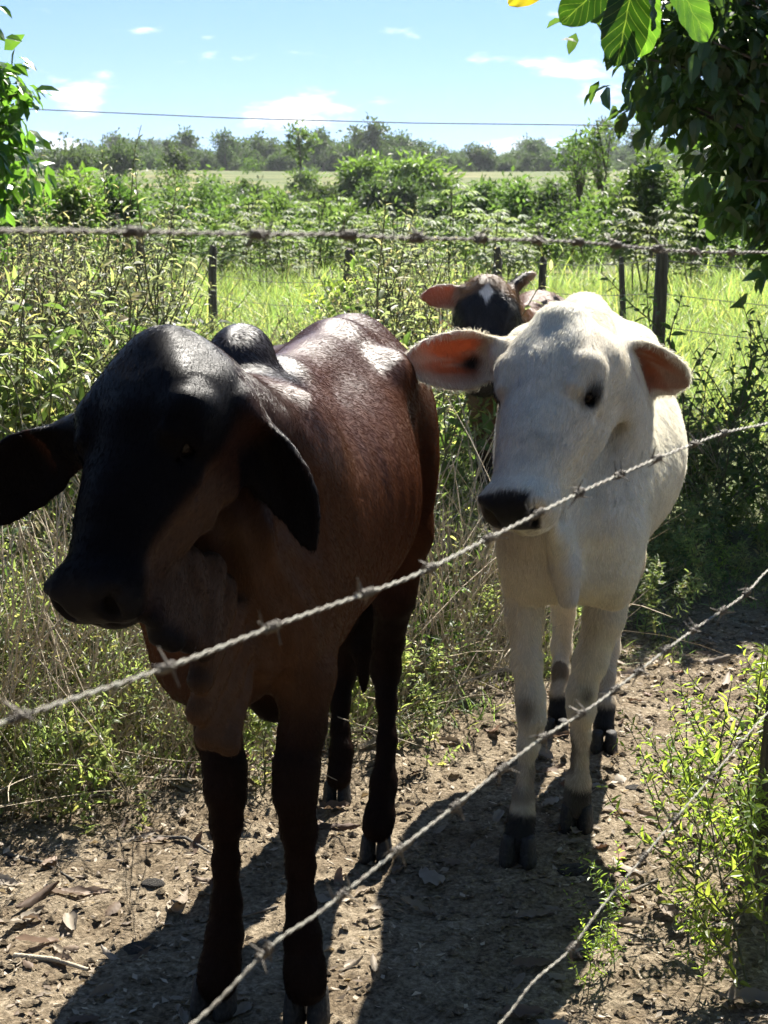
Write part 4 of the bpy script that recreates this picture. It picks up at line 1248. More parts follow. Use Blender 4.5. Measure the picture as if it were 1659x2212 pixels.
# dry leaves
def dryleaf_mesh(name, seed, L=.09, W=.035):
    r = np.random.default_rng(seed); ns, nt = 8, 4; vs, fs = [], []
    curl, bend, tw = r.uniform(-.9, .9), r.uniform(-.5, .7), r.normal(0, .6)
    for i in range(ns + 1):
        s = i / ns; w = W * .5 * (math.sin(math.pi * min(1, s * .96 + .02) ** .8) ** .75) + .0006
        for j in range(nt + 1):
            t = j / nt * 2 - 1
            y = t * w; z = curl * w * t * t + bend * L * (s - .5) ** 2 + .0035 * math.sin(s * 21 + t * 3 + seed)
            c_, s_ = math.cos(tw * (s - .5)), math.sin(tw * (s - .5))
            vs.append(((s - .5) * L, y * c_ - z * s_, y * s_ + z * c_))
    for i in range(ns):
        for j in range(nt):
            a = i * (nt + 1) + j; fs.append((a, a + nt + 1, a + nt + 2, a + 1))
    v = np.array(vs); v[:, 2] -= v[:, 2].min() - .001
    return mesh_from(name, v, fs, [M_DRY], True)
m, n, l, out = new_mat("dry_leaf")
oi = n.new("ShaderNodeObjectInfo"); tc = n.new("ShaderNodeTexCoord")
bs = n.new("ShaderNodeBsdfPrincipled"); bs.inputs["Roughness"].default_value = .7
col = nramp(n, l, oi.outputs["Random"], [(0, (.10, .055, .03)), (.3, (.20, .14, .09)), (.65, (.30, .25, .18)), (.9, (.36, .32, .26)), (1, (.22, .09, .04))])
l.new(nmix(n, l, nnoise(n, l, 60, 4, .6, tc.outputs["Object"]), nmix(n, l, 1.0, col, (.5, .45, .4), 'MULTIPLY'), col), bs.inputs["Base Color"])
tr = n.new("ShaderNodeBsdfTranslucent"); l.new(col, tr.inputs[0]); mx = n.new("ShaderNodeMixShader"); mx.inputs[0].default_value = .25
l.new(bs.outputs[0], mx.inputs[1]); l.new(tr.outputs[0], mx.inputs[2]); l.new(mx.outputs[0], out.inputs[0])
M_DRY = m
tag(obj("leaf_litter", litter_mesh_builder.mesh("leaf_litter", [leaf_material("litter", (.12, .085, .055), (.42, .36, .27), (.6, .5, .3), .2, .7, .3)])), "broken bits of dry leaf scattered over the path", "leaf litter", kind="stuff")
DRY = [dryleaf_mesh("dry_leaf_%d" % i, 100 + i, .065 + .03 * (i % 3), .026 + .008 * (i % 2)) for i in range(9)]
k = 0
while k < 230:
    x, y = r2.uniform(-1.1, 1.3), r2.uniform(2.4, 5.2)
    if abs(x) > y * .235 + .03 or y > edge_left(np.array([x]))[0] + .2: continue
    pr = .55 + .45 * (x > .35) + .4 * (x < -.35)
    if r2.random() > pr * .8: continue
    o = obj("dry_leaf", DRY[k % 9], None, (x, y, float(ground_z(x, y)[0]) + .002))
    o.rotation_euler = (r2.normal(0, .2), r2.normal(0, .2), r2.random() * 6.28); o.scale = (r2.uniform(.35, 1.0),) * 3
    tag(o, "small dry leaf lying on the trampled earth", "dry leaf", "dry leaves on the ground"); k += 1
for px, py, L, rz, lab in ((170, 1930, 1.45, .2, "large curled brown leaf on the ground at the lower left"), (50, 1985, 1.2, 1.1, "long pale dry leaf at the lower left edge beside the curled brown one"),
                           (1125, 2190, 1.0, .3, "pale rounded dry leaf at the very bottom, in the white calf's shadow"), (930, 1895, 1.1, 1.9, "folded dry leaf in the shadow between the two calves"),
                           (1620, 2165, 1.3, .1, "broad grey dry leaf in the lower right corner"), (1465, 2000, .9, 1.4, "reddish brown dry leaf under the weeds at the right"),
                           (720, 1755, 1.0, .5, "dry leaf lying behind the brown calf's front leg"), (1150, 2080, 1.0, .2, "dry leaf at the lower end of the bright strip beside the shadow"), (1640, 1290, 1.3, .4, "reddish dry leaf on the shaded path at the right edge")):
    g = G(px, py)
    o = obj("dry_leaf", DRY[int(px) % 9], None, (g[0], g[1], float(ground_z(g[0], g[1])[0]) + .004)); o.rotation_euler = (.1, .05, rz); k_ = L * .085 / (.065 + .03 * (int(px) % 9 % 3)); o.scale = (k_, k_, k_)
    tag(o, lab, "dry leaf", "large dry leaves on the ground")
# sticks
for pts, r, lab in (([(845, 1606), (930, 1560), (1010, 1500), (1098, 1442)], .006, "long bare stick between the calves, reaching back into the weeds"),
                    ([(690, 1600), (760, 1590), (800, 1575)], .005, "short pale stick behind the brown calf's legs"),
                    ([(330, 1805), (400, 1815), (455, 1840)], .005, "grey stick lying left of the brown calf's front legs"),
                    ([(10, 1830), (90, 1860), (160, 1905)], .004, "thin twig at the left edge above the curled leaf"),
                    ([(30, 2060), (120, 2070), (190, 2085)], .006, "dark stick on the bare earth at the lower left"),
                    ([(1340, 1400), (1325, 1440), (1318, 1475)], .005, "pale upright stick leaning behind the white calf"),
                    ([(1290, 1940), (1370, 1925), (1420, 1900)], .005, "dark twig in front of the white calf's near foot"),
                    ([(470, 2030), (520, 1985), (600, 1960)], .004, "thin twig in the shadow of the brown calf")):
    w = [G(a, b_) for a, b_ in pts]
    w = [np.array((q[0], q[1], float(ground_z(q[0], q[1])[0]) + r * .9 + .004 * (i % 2))) for i, q in enumerate(w)]
    mb = MB(); mb.tube(w, list(np.linspace(r, r * .6, len(w))), 0, 6)
    o = obj("stick", mb.mesh("stick", [M_STRAW if 'pale' in lab or 'bare' in lab else M_BARK], True)); tag(o, lab, "stick", "sticks on the ground")

# dung and big clods on the track
def lump_mesh(name, seed, mat):
    r = np.random.default_rng(seed); vs, fs = [], []; n1, n2 = 18, 9
    for i in range(n2 + 1):
        th = math.pi * .5 * i / n2
        for j in range(n1):
            a = 2 * math.pi * j / n1; vs.append((math.sin(th) * math.cos(a), math.sin(th) * math.sin(a), math.cos(th) * .45))
    v = np.array(vs); v *= (1 + .22 * fbm(v, 2.2, 3, seed))[:, None]; v[:, 2] -= .06
    for i in range(n2):
        for j in range(n1):
            k2 = (j + 1) % n1; fs.append((i * n1 + j, (i + 1) * n1 + j, (i + 1) * n1 + k2, i * n1 + k2))
    return mesh_from(name, v, fs, [mat], True)
m, n, l, out = new_mat("dung")
tc = n.new("ShaderNodeTexCoord"); f = nnoise(n, l, 6, 6, .7, tc.outputs["Object"]); bs = n.new("ShaderNodeBsdfPrincipled"); bs.inputs["Roughness"].default_value = .85
l.new(nramp(n, l, f, [(.3, (.012, .009, .006)), (.7, (.06, .045, .028))]), bs.inputs["Base Color"]); l.new(nbump(n, l, f, 1.0, .15), bs.inputs["Normal"]); l.new(bs.outputs[0], out.inputs[0]); M_DUNG = m
for px, py, s, lab in ((1243, 1866, .040, "dark dung pat just in front of the white calf's hooves"), (300, 2035, .036, "dark crusted dung pat in the shadow left of the brown calf"), (330, 1905, .026, "small dark clod on the sunlit earth left of the brown calf"), (1370, 1700, .022, "small dark clod beside the leafy weeds right of the white calf")):
    g = G(px, py); o = obj("dung_pat", lump_mesh("dung_pat", int(px), M_DUNG), None, (g[0], g[1], float(ground_z(g[0], g[1])[0]))); o.scale = (s, s * .8, s * .8)
    tag(o, lab, "dung", "dung and clods on the track")
# ---------------------------------------------------------------- trees and bushes behind the pasture
def at(px, py, Y):
    q = P(px, py, Y); return q
def stand(px, Y):
    x = (px - PCX) / FPX * Y * 1.0
    return (x, Y, float(terrain(np.array([x]), np.array([float(Y)]))[0]) - .05)
FT = []
for i in range(6):
    h = 5.0 + .6 * i
    FT.append(tree_meshes("wood_%d" % i, 200 + i, h, [(0, 0, h * .66, h * .32, h * .32, h * .34), (h * .12, 0, h * .8, h * .2, h * .2, h * .2)], .12, .55, .30, 1000, 18, .95, M_FARLEAF, full=False))
# the wood on the ridge: a far mass
wood_protos = []
for tr_, cr_ in FT:
    mb = MB()
    for me in (tr_, cr_):
        v = np.zeros(len(me.vertices) * 3, np.float32); me.vertices.foreach_get("co", v)
        mb.add(v.reshape(-1, 3), [tuple(p.vertices) for p in me.polygons], 0 if me is cr_ else 1)
    wood_protos.append(mb.mesh("wood_kind", [M_FARLEAF, M_BARK]))
r3 = np.random.default_rng(9)
def belt(k, y0, y1, half=.27, dens=None):
    y = r3.uniform(y0, y1, k); x = r3.uniform(-1, 1, k) * (y * half + 8)
    return np.c_[x, y]
rows = np.concatenate([belt(520, 318, 360), belt(420, 430, 640), belt(40, 150, 300)[:0]])
sc_ = np.where(rows[:, 1] < 400, 1.0, 1.5) * (.85 + .45 * vnoise(np.c_[rows / 22, np.zeros(len(rows))], 1, 3)) * np.where(r3.random(len(rows)) < .12, 1.45, 1.0)
scatter_auto("ridge_woodland", wood_protos, rows, 11, .62, 1.0, .03, "dark woodland running along the far ridge", "woodland", z=terrain(rows[:, 0], rows[:, 1]) - 1.6, scale=sc_)
# scrub on the slope and in the hollow
SB = []
for i in range(5):
    h = 2.2 + .35 * i
    t_, c_ = tree_meshes("scrub_%d" % i, 230 + i, h, [(0, 0, h * .55, h * .5, h * .5, h * .42)], .05, .30, .15, 700, 20, .5, M_MIDLEAF, full=False)
    SB.append(c_)
slope = np.concatenate([belt(300, 58, 98, .25), belt(70, 98, 250, .25)])
pick = vnoise(np.c_[slope / 14, np.zeros(len(slope))], 1, 6) > -.25
pick &= ~((slope[:, 1] > 205) & (np.abs(slope[:, 0] / slope[:, 1] - .06) < .17))
slope = slope[pick]
scatter_auto("hillside_scrub", SB, slope, 12, .45, .95, .05, "patchy green scrub covering the lower hillside", "scrub", z=terrain(slope[:, 0], slope[:, 1]))
near_scrub = np.concatenate([belt(120, 26, 58, .27)])
scatter_auto("hollow_scrub", SB, near_scrub, 13, .22, .50, .05, "low green bushes along the far side of the pasture", "scrub", z=terrain(near_scrub[:, 0], near_scrub[:, 1]))
# single trees one can pick out
def one(name, px, top_py, Y, width_px, label, mat, seed, leaf=(.22, .10), n=1500, clumps=26, shape=None, trunk_top=.7, droop=0, tr=.07, cl=None, bark=None, cat="tree", group="trees beyond the pasture"):
    base = stand(px, Y); top = P(px, top_py, Y)[2]; h = top - base[2]; w = PR(width_px / 2, top_py, Y)
    crown = shape(h, w) if shape else [(0, 0, h * .62, w * .85, w * .85, h * .36)]
    ms = tree_meshes(name, seed, h, crown, tr, leaf[0], leaf[1], n, clumps, cl or w * .42, mat, bark=bark, trunk_top=trunk_top, full=False, droop=droop)
    return place_tree(name, ms, base, label, cat, group)
one("bushy_tree", 262, 388, 44, 100, "dark dense round tree at the left, behind the pale weed tops", M_DARKLEAF, 301, (.20, .11), 2200, 34)
one("bushy_tree", 165, 362, 40, 150, "light yellow green bush at the left beside the dark round tree", M_BAMBOO, 302, (.22, .09), 2200, 36)
one("slender_tree", 655, 272, 150, 70, "lone tall thin tree with an airy crown standing above the ridge line", M_MIDLEAF, 303, (.55, .25), 420, 12, lambda h, w: [(0, 0, h * .85, w, w, h * .16), (-.6, 0, h * .62, w * .6, w * .6, h * .06)], .92, tr=.13)
one("slender_tree", 392, 322, 170, 60, "narrow upright tree on the slope left of the tall thin one", M_FARLEAF, 304, (.5, .25), 900, 18, lambda h, w: [(0, 0, h * .6, w * .8, w * .8, h * .42)])
one("round_tree", 262, 318, 190, 110, "rounded dark tree rising from the ridge at the left", M_FARLEAF, 305, (.55, .3), 1300, 24)
one("spreading_tree", 155, 322, 200, 150, "broad dark tree crown on the ridge above the yellow green bush", M_FARLEAF, 306, (.6, .3), 1500, 26)
one("round_tree", 480, 415, 110, 130, "dark round bush in the middle of the slope", M_FARLEAF, 307, (.34, .18), 1500, 24)
one("round_tree", 590, 425, 100, 120, "mid green rounded tree below the tall thin one", M_MIDLEAF, 308, (.34, .18), 1400, 24)
one("round_tree", 655, 372, 128, 75, "brownish green small tree standing at the foot of the tall thin one", M_MIDLEAF, 309, (.34, .18), 900, 18)
bam = lambda h, w: [(0, 0, h * .5, w * .95, w * .7, h * .5), (-w * .5, 0, h * .7, w * .4, w * .4, h * .28), (w * .45, 0, h * .66, w * .4, w * .4, h * .3)]
one("bamboo_clump", 800, 348, 112, 120, "feathery bright green bamboo clump left of centre in the distance", M_BAMBOO, 310, (.55, .16), 5200, 56, bam, .85, .5)
one("bamboo_clump", 905, 352, 108, 150, "feathery bright green bamboo clump right of its darker neighbour", M_BAMBOO, 311, (.55, .16), 6000, 64, bam, .85, .5)
one("round_tree", 842, 400, 100, 150, "deep green tree mass at the foot of the bamboo", M_FARLEAF, 312, (.36, .18), 4200, 44)
one("round_tree", 1035, 392, 75, 120, "mid green leafy tree right of the bamboo", M_MIDLEAF, 313, (.28, .14), 1800, 30)
one("round_tree", 1125, 388, 62, 150, "dense olive green tree left of the two thin trunks", M_MIDLEAF, 314, (.24, .12), 2400, 38)
one("round_tree", 1195, 395, 58, 120, "dark leafy tree directly behind the two thin trunks", M_FARLEAF, 315, (.22, .11), 2000, 34)
thin = lambda h, w: [(0, 0, h * .80, w, w, h * .20), (-.25, 0, h * .58, w * .7, w * .7, h * .10), (.2, 0, h * .45, w * .5, w * .5, h * .10)]
one("thin_trunk_tree", 1238, 262, 46, 100, "thin pale trunked tree with sparse leaves, left one of the pair at the right", M_MIDLEAF, 316, (.17, .075), 520, 34, thin, .95, tr=.045, cl=.26)
one("thin_trunk_tree", 1288, 245, 45, 90, "thin pale trunked tree with sparse leaves, right one of the pair beside the dark canopy", M_MIDLEAF, 317, (.17, .075), 520, 32, thin, .95, tr=.045, cl=.26)
one("round_tree", 1330, 385, 38, 150, "olive green tree right of the two thin trunks", M_MIDLEAF, 318, (.16, .07), 2600, 44)
one("round_tree", 1400, 300, 33, 140, "tall loose green tree partly hidden by the dark canopy", M_MIDLEAF, 319, (.16, .07), 2600, 46)
one("round_tree", 1500, 380, 28, 160, "green bush tree behind the hanging dark leaves", M_MIDLEAF, 320, (.15, .07), 2200, 40)
one("round_tree", 60, 375, 36, 120, "pale green bush at the left edge below the hanging leaves", M_BAMBOO, 321, (.18, .08), 1800, 34)
for i, (px, top, Y, w, dark, lab) in enumerate((
        (345, 420, 95, 110, 1, "dark bush on the slope just right of the dark round tree"), (410, 432, 85, 100, 0, "mid green bush below the narrow upright tree"),
        (535, 405, 120, 90, 1, "dark bush mid slope between two rounded trees"), (700, 415, 110, 110, 1, "dark bush left of the bamboo at mid slope"),
        (745, 450, 80, 90, 0, "light green bush in front of the bamboo's left foot"), (960, 430, 85, 120, 1, "dark tree in front of the bamboo's right side"),
        (1080, 420, 80, 110, 1, "dark tree between the bamboo and the olive green tree"), (1260, 420, 55, 110, 0, "leafy tree filling in between the thin trunks"),
        (1385, 400, 36, 120, 1, "dark leafy tree left of the hanging canopy"), (450, 460, 70, 130, 0, "low spreading bush in the hollow at the left"),
        (620, 465, 66, 130, 1, "low dark bush in the hollow left of centre"), (800, 478, 60, 120, 0, "low green bush in the hollow below the bamboo"),
        (1180, 460, 45, 130, 0, "low green bush before the two thin trunks"), (20, 400, 50, 120, 1, "dark bush at the left edge behind the weed spires"))):
    one("slope_bush", px, top, Y, w, lab, M_FARLEAF if dark else M_MIDLEAF, 340 + i, (.0030 * Y + .05, .0015 * Y + .025), 2400, 36, cat="bush", group="bushes on the slope")
# pale leaved cassava plants along the fence
def cassava_mesh(name, seed):
    r = np.random.default_rng(seed); mb = MB()
    for s in range(4):
        p = np.array((r.normal(0, .12), r.normal(0, .12), 0)); q = p + (r.normal(0, .15), r.normal(0, .15), 1.0 + .4 * r.random())
        mb.tube([p, p * .5 + q * .5 + r.normal(0, .03, 3), q], [.012, .010, .006], 1, 4)
        for k in range(15):
            t = .45 + .55 * r.random(); b = p + (q - p) * t; a = r.random() * 6.28
            e = b + np.array((math.cos(a), math.sin(a), .25)) * (.16 + .14 * r.random())
            mb.tube([b, e], [.003, .002], 1, 3)
            out_ = unit((math.cos(a), math.sin(a), -.1))
            for f in range(6):
                an = (f - 2.5) * .62; d = np.array((out_[0] * math.cos(an) - out_[1] * math.sin(an), out_[0] * math.sin(an) + out_[1] * math.cos(an), -.15))
                mb.leaf(e, d, (r.normal(0, .2), r.normal(0, .2), 1), .13, .042, .25, .1, 0)
    return mb.mesh(name, [M_PALELEAF, M_STEM])
CASS = [cassava_mesh("cassava_%d" % i, 400 + i) for i in range(3)]
for i, (px, Y) in enumerate(((480, 23), (530, 24), (585, 22), (640, 23), (690, 24), (840, 21), (905, 23), (985, 20), (1040, 21), (1100, 19), (1140, 22), (1390, 20), (1450, 21), (330, 24), (400, 22), (745, 25))):
    b_ = stand(px, Y); o = obj("broad_leaf_plant", CASS[i % 3], None, b_); o.rotation_euler = (0, 0, i * 1.7); s_ = .85 + .3 * ((i * 37) % 10) / 10; o.scale = (s_,) * 3
    tag(o, "pale broad leaved plant growing along the far side of the pasture", "plant", "broad leaved plants by the pasture")

# ---------------------------------------------------------------- near trees left and right
canopy = [(1.28, 6.3, 1.98, .42, .5, .34), (1.62, 6.5, 1.75, .40, .6, .45), (1.55, 6.3, 1.45, .28, .4, .26), (1.12, 6.2, 1.80, .24, .4, .20), (2.2, 6.8, 2.2, .7, .7, .6), (1.42, 6.2, 1.18, .13, .3, .14), (1.75, 6.6, 2.35, .45, .5, .25), (1.05, 6.3, 2.12, .22, .4, .14), (1.35, 6.2, 1.5, .22, .3, .2)]
canopy = [(x * 1.2, y * 1.2, 1.4 + (z - 1.4) * 1.2, a * 1.2, b2 * 1.2, c2 * 1.2) for x, y, z, a, b2, c2 in canopy]
base = np.array((3.1, 8.0, 0.0))
def near_tree(name, seed, base, crown, label, mat, n_leaf, clumps, clr, LL, LW, height, tr, extra=(), tt=.62):
    cr = [(c[0] - base[0], c[1] - base[1], c[2], c[3], c[4], c[5]) for c in crown]
    ms = tree_meshes(name, seed, height, cr, tr, LL, LW, n_leaf, clumps, clr, mat, trunk_top=tt, full=True, droop=.7)
    return place_tree(name, ms, tuple(base), label, "tree", "trees framing the view")
near_tree("shade_tree", 501, base, canopy, "tree with dark glossy leaves hanging down at the right edge", M_DARKLEAF, 12500, 270, .20, .10, .052, 3.2, .10)
near_tree("shade_tree", 503, np.array((2.9, 6.9, 0.0)), [(.86, 6.0, 5.0, .30, .30, .26), (1.6, 6.4, 5.7, .4, .3, .2), (2.9, 6.8, 5.4, .9, .8, .6)], "taller tree reaching over from the right, its high limb above the picture", M_DARKLEAF, 2200, 45, .2, .105, .052, 5.4, .15, tt=.85)
near_tree("shade_tree", 502, np.array((-3.0, 8.3, 0.0)), [(-1.86, 8.0, 2.0, .14, .3, .20), (-1.88, 8.0, 1.50, .16, .4, .20), (-2.4, 8.2, 1.7, .5, .6, .6), (-1.74, 7.9, 1.82, .12, .2, .10), (-1.90, 7.9, 1.75, .16, .3, .2), (-1.98, 8.0, 2.2, .14, .3, .12), (-2.0, 8.0, 1.3, .16, .3, .14)], "tree with bright glossy leaves entering at the left edge", M_LEFTLEAF, 6800, 150, .13, .095, .05, 2.9, .09)
# dark bush in the shade at the right, behind the white calf
for i, (x, y, s, lab) in enumerate(((1.30, 6.5, 1.0, "dark shaded bush right behind the white calf"), (1.62, 6.6, 1.1, "dark shaded bush at the right edge under the hanging leaves"), (1.30, 6.9, 1.25, "tall twiggy bush against the pasture at the right"), (1.72, 7.0, 1.2, "leafy tall bush at the far right edge before the pasture"))):
    me = weed_mesh("shade_bush_%d" % i, 90 + i, .85, 16, 15, .058, .022, .36, [M_MIDLEAF, M_STEM], False, .006)
    o = obj("shade_bush", me, None, (x, y, -.02)); o.scale = (s,) * 3; o.rotation_euler = (0, 0, i * 2.1)
    tag(o, lab, "bush", "bushes in the shade at the right")
# tall weed spires
SP = [weed_mesh("weed_spire_%d" % i, 110 + i, 1.3, 16, 16, .045, .014, .20, [M_WEED2, M_STEM], False, .005) for i in range(2)]
for i, (px, top, Y, lab) in enumerate(((118, 345, 7.2, "tall pale weed spire standing highest at the left"), (200, 430, 6.8, "pale weed spire right of the highest one at the left"), (915, 425, 8.2, "tall weed spire left of the pair above the blaze calf"), (990, 425, 8.6, "tall weed spire right of the pair above the blaze calf"), (820, 470, 8.4, "shorter weed spire left of the central pair"), (40, 440, 6.6, "weed spire at the left edge"), (85, 400, 7.4, "feathery weed spire just left of the highest one"), (150, 410, 7.6, "feathery weed spire just right of the highest one at the left"), (250, 470, 7.3, "lower weed spire in front of the dark round tree"), (955, 470, 8.0, "middle weed spire between the central pair"), (1010, 490, 8.3, "low weed spire just right of the central pair"), (870, 500, 8.1, "low leafy weed spire left of the central pair"))):
    q = P(px, top, Y); o = obj("weed_spire", SP[i % 2], None, (q[0], q[1], -.02)); o.scale = (q[2] / 1.42,) * 3; o.rotation_euler = (0, 0, i * 1.3)
    tag(o, lab, "weed", "tall weed spires")
me = weed_mesh("lime_shrub", 130, .5, 9, 10, .075, .032, .3, [M_FRESH, M_STEM])
q = P(730, 560, 11.5); o = obj("lime_shrub", me, None, (q[0], q[1], 0)); o.scale = (1.9,) * 3
tag(o, "bright lime green young shrub by a fence post", "shrub")

# ---------------------------------------------------------------- back fence
m, n, l, out = new_mat("weathered_post")
tc = n.new("ShaderNodeTexCoord"); mp = n.new("ShaderNodeMapping"); mp.inputs["Scale"].default_value = (1, 1, .06); l.new(tc.outputs["Object"], mp.inputs[0])
f = nnoise(n, l, 45, 6, .7, mp.outputs[0]); bs = n.new("ShaderNodeBsdfPrincipled"); bs.inputs["Roughness"].default_value = .9
l.new(nramp(n, l, f, [(.3, (.035, .026, .02)), (.55, (.10, .08, .06)), (.75, (.22, .19, .155))]), bs.inputs["Base Color"]); l.new(nbump(n, l, f, .8, .02), bs.inputs["Normal"])
l.new(bs.outputs[0], out.inputs[0]); M_POST = m
def post_mesh(name, h, r, seed):
    rr = np.random.default_rng(seed); k = 9; vs, fs = [], []
    prof = 1 + rr.normal(0, .12, k); zs = [-.3, 0, h * .25, h * .5, h * .75, h * .97, h]
    for i, z in enumerate(zs):
        for j in range(k):
            a = 2 * math.pi * j / k; q = r * prof[j] * (1 + rr.normal(0, .04)) * (1.1 - .25 * max(z, 0) / h) * (.82 if i == 6 else 1)
            vs.append((q * math.cos(a) + .02 * math.sin(z * 2.3 + seed), q * math.sin(a), z + (rr.normal(0, .012) if i == 6 else 0)))
    for i in range(len(zs) - 1):
        for j in range(k):
            t = (j + 1) % k; fs.append((i * k + j, i * k + t, (i + 1) * k + t, (i + 1) * k + j))
    fs.append(tuple(range((len(zs) - 1) * k, len(zs) * k)))
    return mesh_from(name, vs, fs, [M_POST], False)
back = []
for i, (px, top, Y, r, lab) in enumerate(((458, 530, 15.5, .045, "grey fence post at the left end of the far fence, alone among the weeds"), (752, 536, 14.0, .048, "leaning dark fence post above the brown calf's rump"),
                                  (1080, 536, 12.8, .035, "thin dark fence post just behind the blaze calf's head"), (1172, 556, 16.5, .045, "pale fence post right of the blaze calf's ear, far off"),
                                  (1425, 540, 10.2, .040, "stout weathered fence post right of the white calf's back"), (1350, 555, 15.0, .028, "slim fence stake far back between the pale post and the stout one"), (302, 515, 17.0, .045, "fence post half buried in weeds at the left"))):
    q = P(px, top, Y); o = obj("fence_post", post_mesh("fence_post", q[2], r, 600 + i), None, (q[0], q[1], 0)); o.rotation_euler = (rng.normal(0, .02), .03 * (-1) ** i, i * 1.1)
    tag(o, lab, "fence post", "posts of the far fence"); back.append(q)
M_WIRE_FAR = bark_material("old_wire", (.12, .11, .10), (.28, .27, .25), 40)
order = sorted([back[k] for k in (6, 0, 1, 2, 4)], key=lambda q: q[0])
order.append(np.array((3.6, 8.2, order[-1][2])))
for h, lab in ((-.06, "topmost thin wire of the far fence"), (-.26, "second thin wire of the far fence"), (-.46, "third thin wire of the far fence, nearest the grass")):
    pts = []
    for a_, b_ in zip(order, order[1:]):
        for t in np.linspace(0, 1, 8)[:-1]: pts.append(a_ * (1 - t) + b_ * t + np.array((0, 0, h - .05 * math.sin(math.pi * t))))
    pts.append(order[-1] + np.array((0, 0, h)))
    mb = MB(); mb.tube(pts, [.0028] * len(pts), 0, 4); tag(obj("fence_wire", mb.mesh("fence_wire", [M_WIRE_FAR], True)), lab, "wire", "wires of the far fence")
# overhead line
pts = [P(px, py, 42) for px, py in ((-900, 120), (-300, 195), (50, 235), (500, 255), (900, 266), (1340, 271), (1800, 262), (2400, 230))]
mb = MB(); mb.tube(pts, [.013] * len(pts), 0, 5); tag(obj("power_line", mb.mesh("power_line", [M_WIRE_FAR], True)), "single dark power line sagging across the sky", "cable")
# ================================================================ the near barbed wire fence
m, n, l, out = new_mat("galvanised_wire")
tc = n.new("ShaderNodeTexCoord"); f = nnoise(n, l, 160, 4, .6, tc.outputs["Object"])
bs = n.new("ShaderNodeBsdfPrincipled"); l.new(nramp(n, l, f, [(.3, (.09, .07, .05)), (.55, (.20, .19, .15)), (.8, (.34, .34, .29))]), bs.inputs["Base Color"])
bs.inputs["Roughness"].default_value = .55; bs.inputs["Metallic"].default_value = .25
l.new(bs.outputs[0], out.inputs[0]); M_WIRE = m
m, n, l, out = new_mat("rusty_barb")
tc = n.new("ShaderNodeTexCoord"); f = nnoise(n, l, 200, 4, .6, tc.outputs["Object"])
bs = n.new("ShaderNodeBsdfPrincipled"); l.new(nramp(n, l, f, [(.3, (.045, .034, .025)), (.7, (.16, .14, .11))]), bs.inputs["Base Color"]); bs.inputs["Roughness"].default_value = .6; bs.inputs["Metallic"].default_value = .3
l.new(bs.outputs[0], out.inputs[0]); M_BARB = m
F0, FD = np.array((-.165, .70)), np.array((.50, .75))          # the fence runs away to the right
def on_fence(px, py):
    xc, yc = (px - PCX) / FPX, (PCY - py) / FPX
    d = np.array((xc, _ct + yc * _st, yc * _ct - _st))
    # (t*d.xy - F0) x FD = 0
    t = (F0[0] * FD[1] - F0[1] * FD[0]) / (d[0] * FD[1] - d[1] * FD[0])
    return np.array((0, 0, CAM_H)) + t * d
def catmull(pts, step):
    pts = [np.asarray(p) for p in pts]; pts = [2 * pts[0] - pts[1]] + pts + [2 * pts[-1] - pts[-2]]
    out_ = []
    for i in range(1, len(pts) - 2):
        p0, p1, p2, p3 = pts[i - 1:i + 3]; k = max(2, int(np.linalg.norm(p2 - p1) / step))
        for j in range(k):
            t = j / k
            out_.append(.5 * ((2 * p1) + (-p0 + p2) * t + (2 * p0 - 5 * p1 + 4 * p2 - p3) * t * t + (-p0 + 3 * p1 - 3 * p2 + p3) * t ** 3))
    out_.append(pts[-2]); return np.array(out_)
POST_R = np.array((F0[0] + FD[0] * 2.35, F0[1] + FD[1] * 2.35)); POST_L = np.array((F0[0] - FD[0] * 1.5, F0[1] - FD[1] * 1.5))
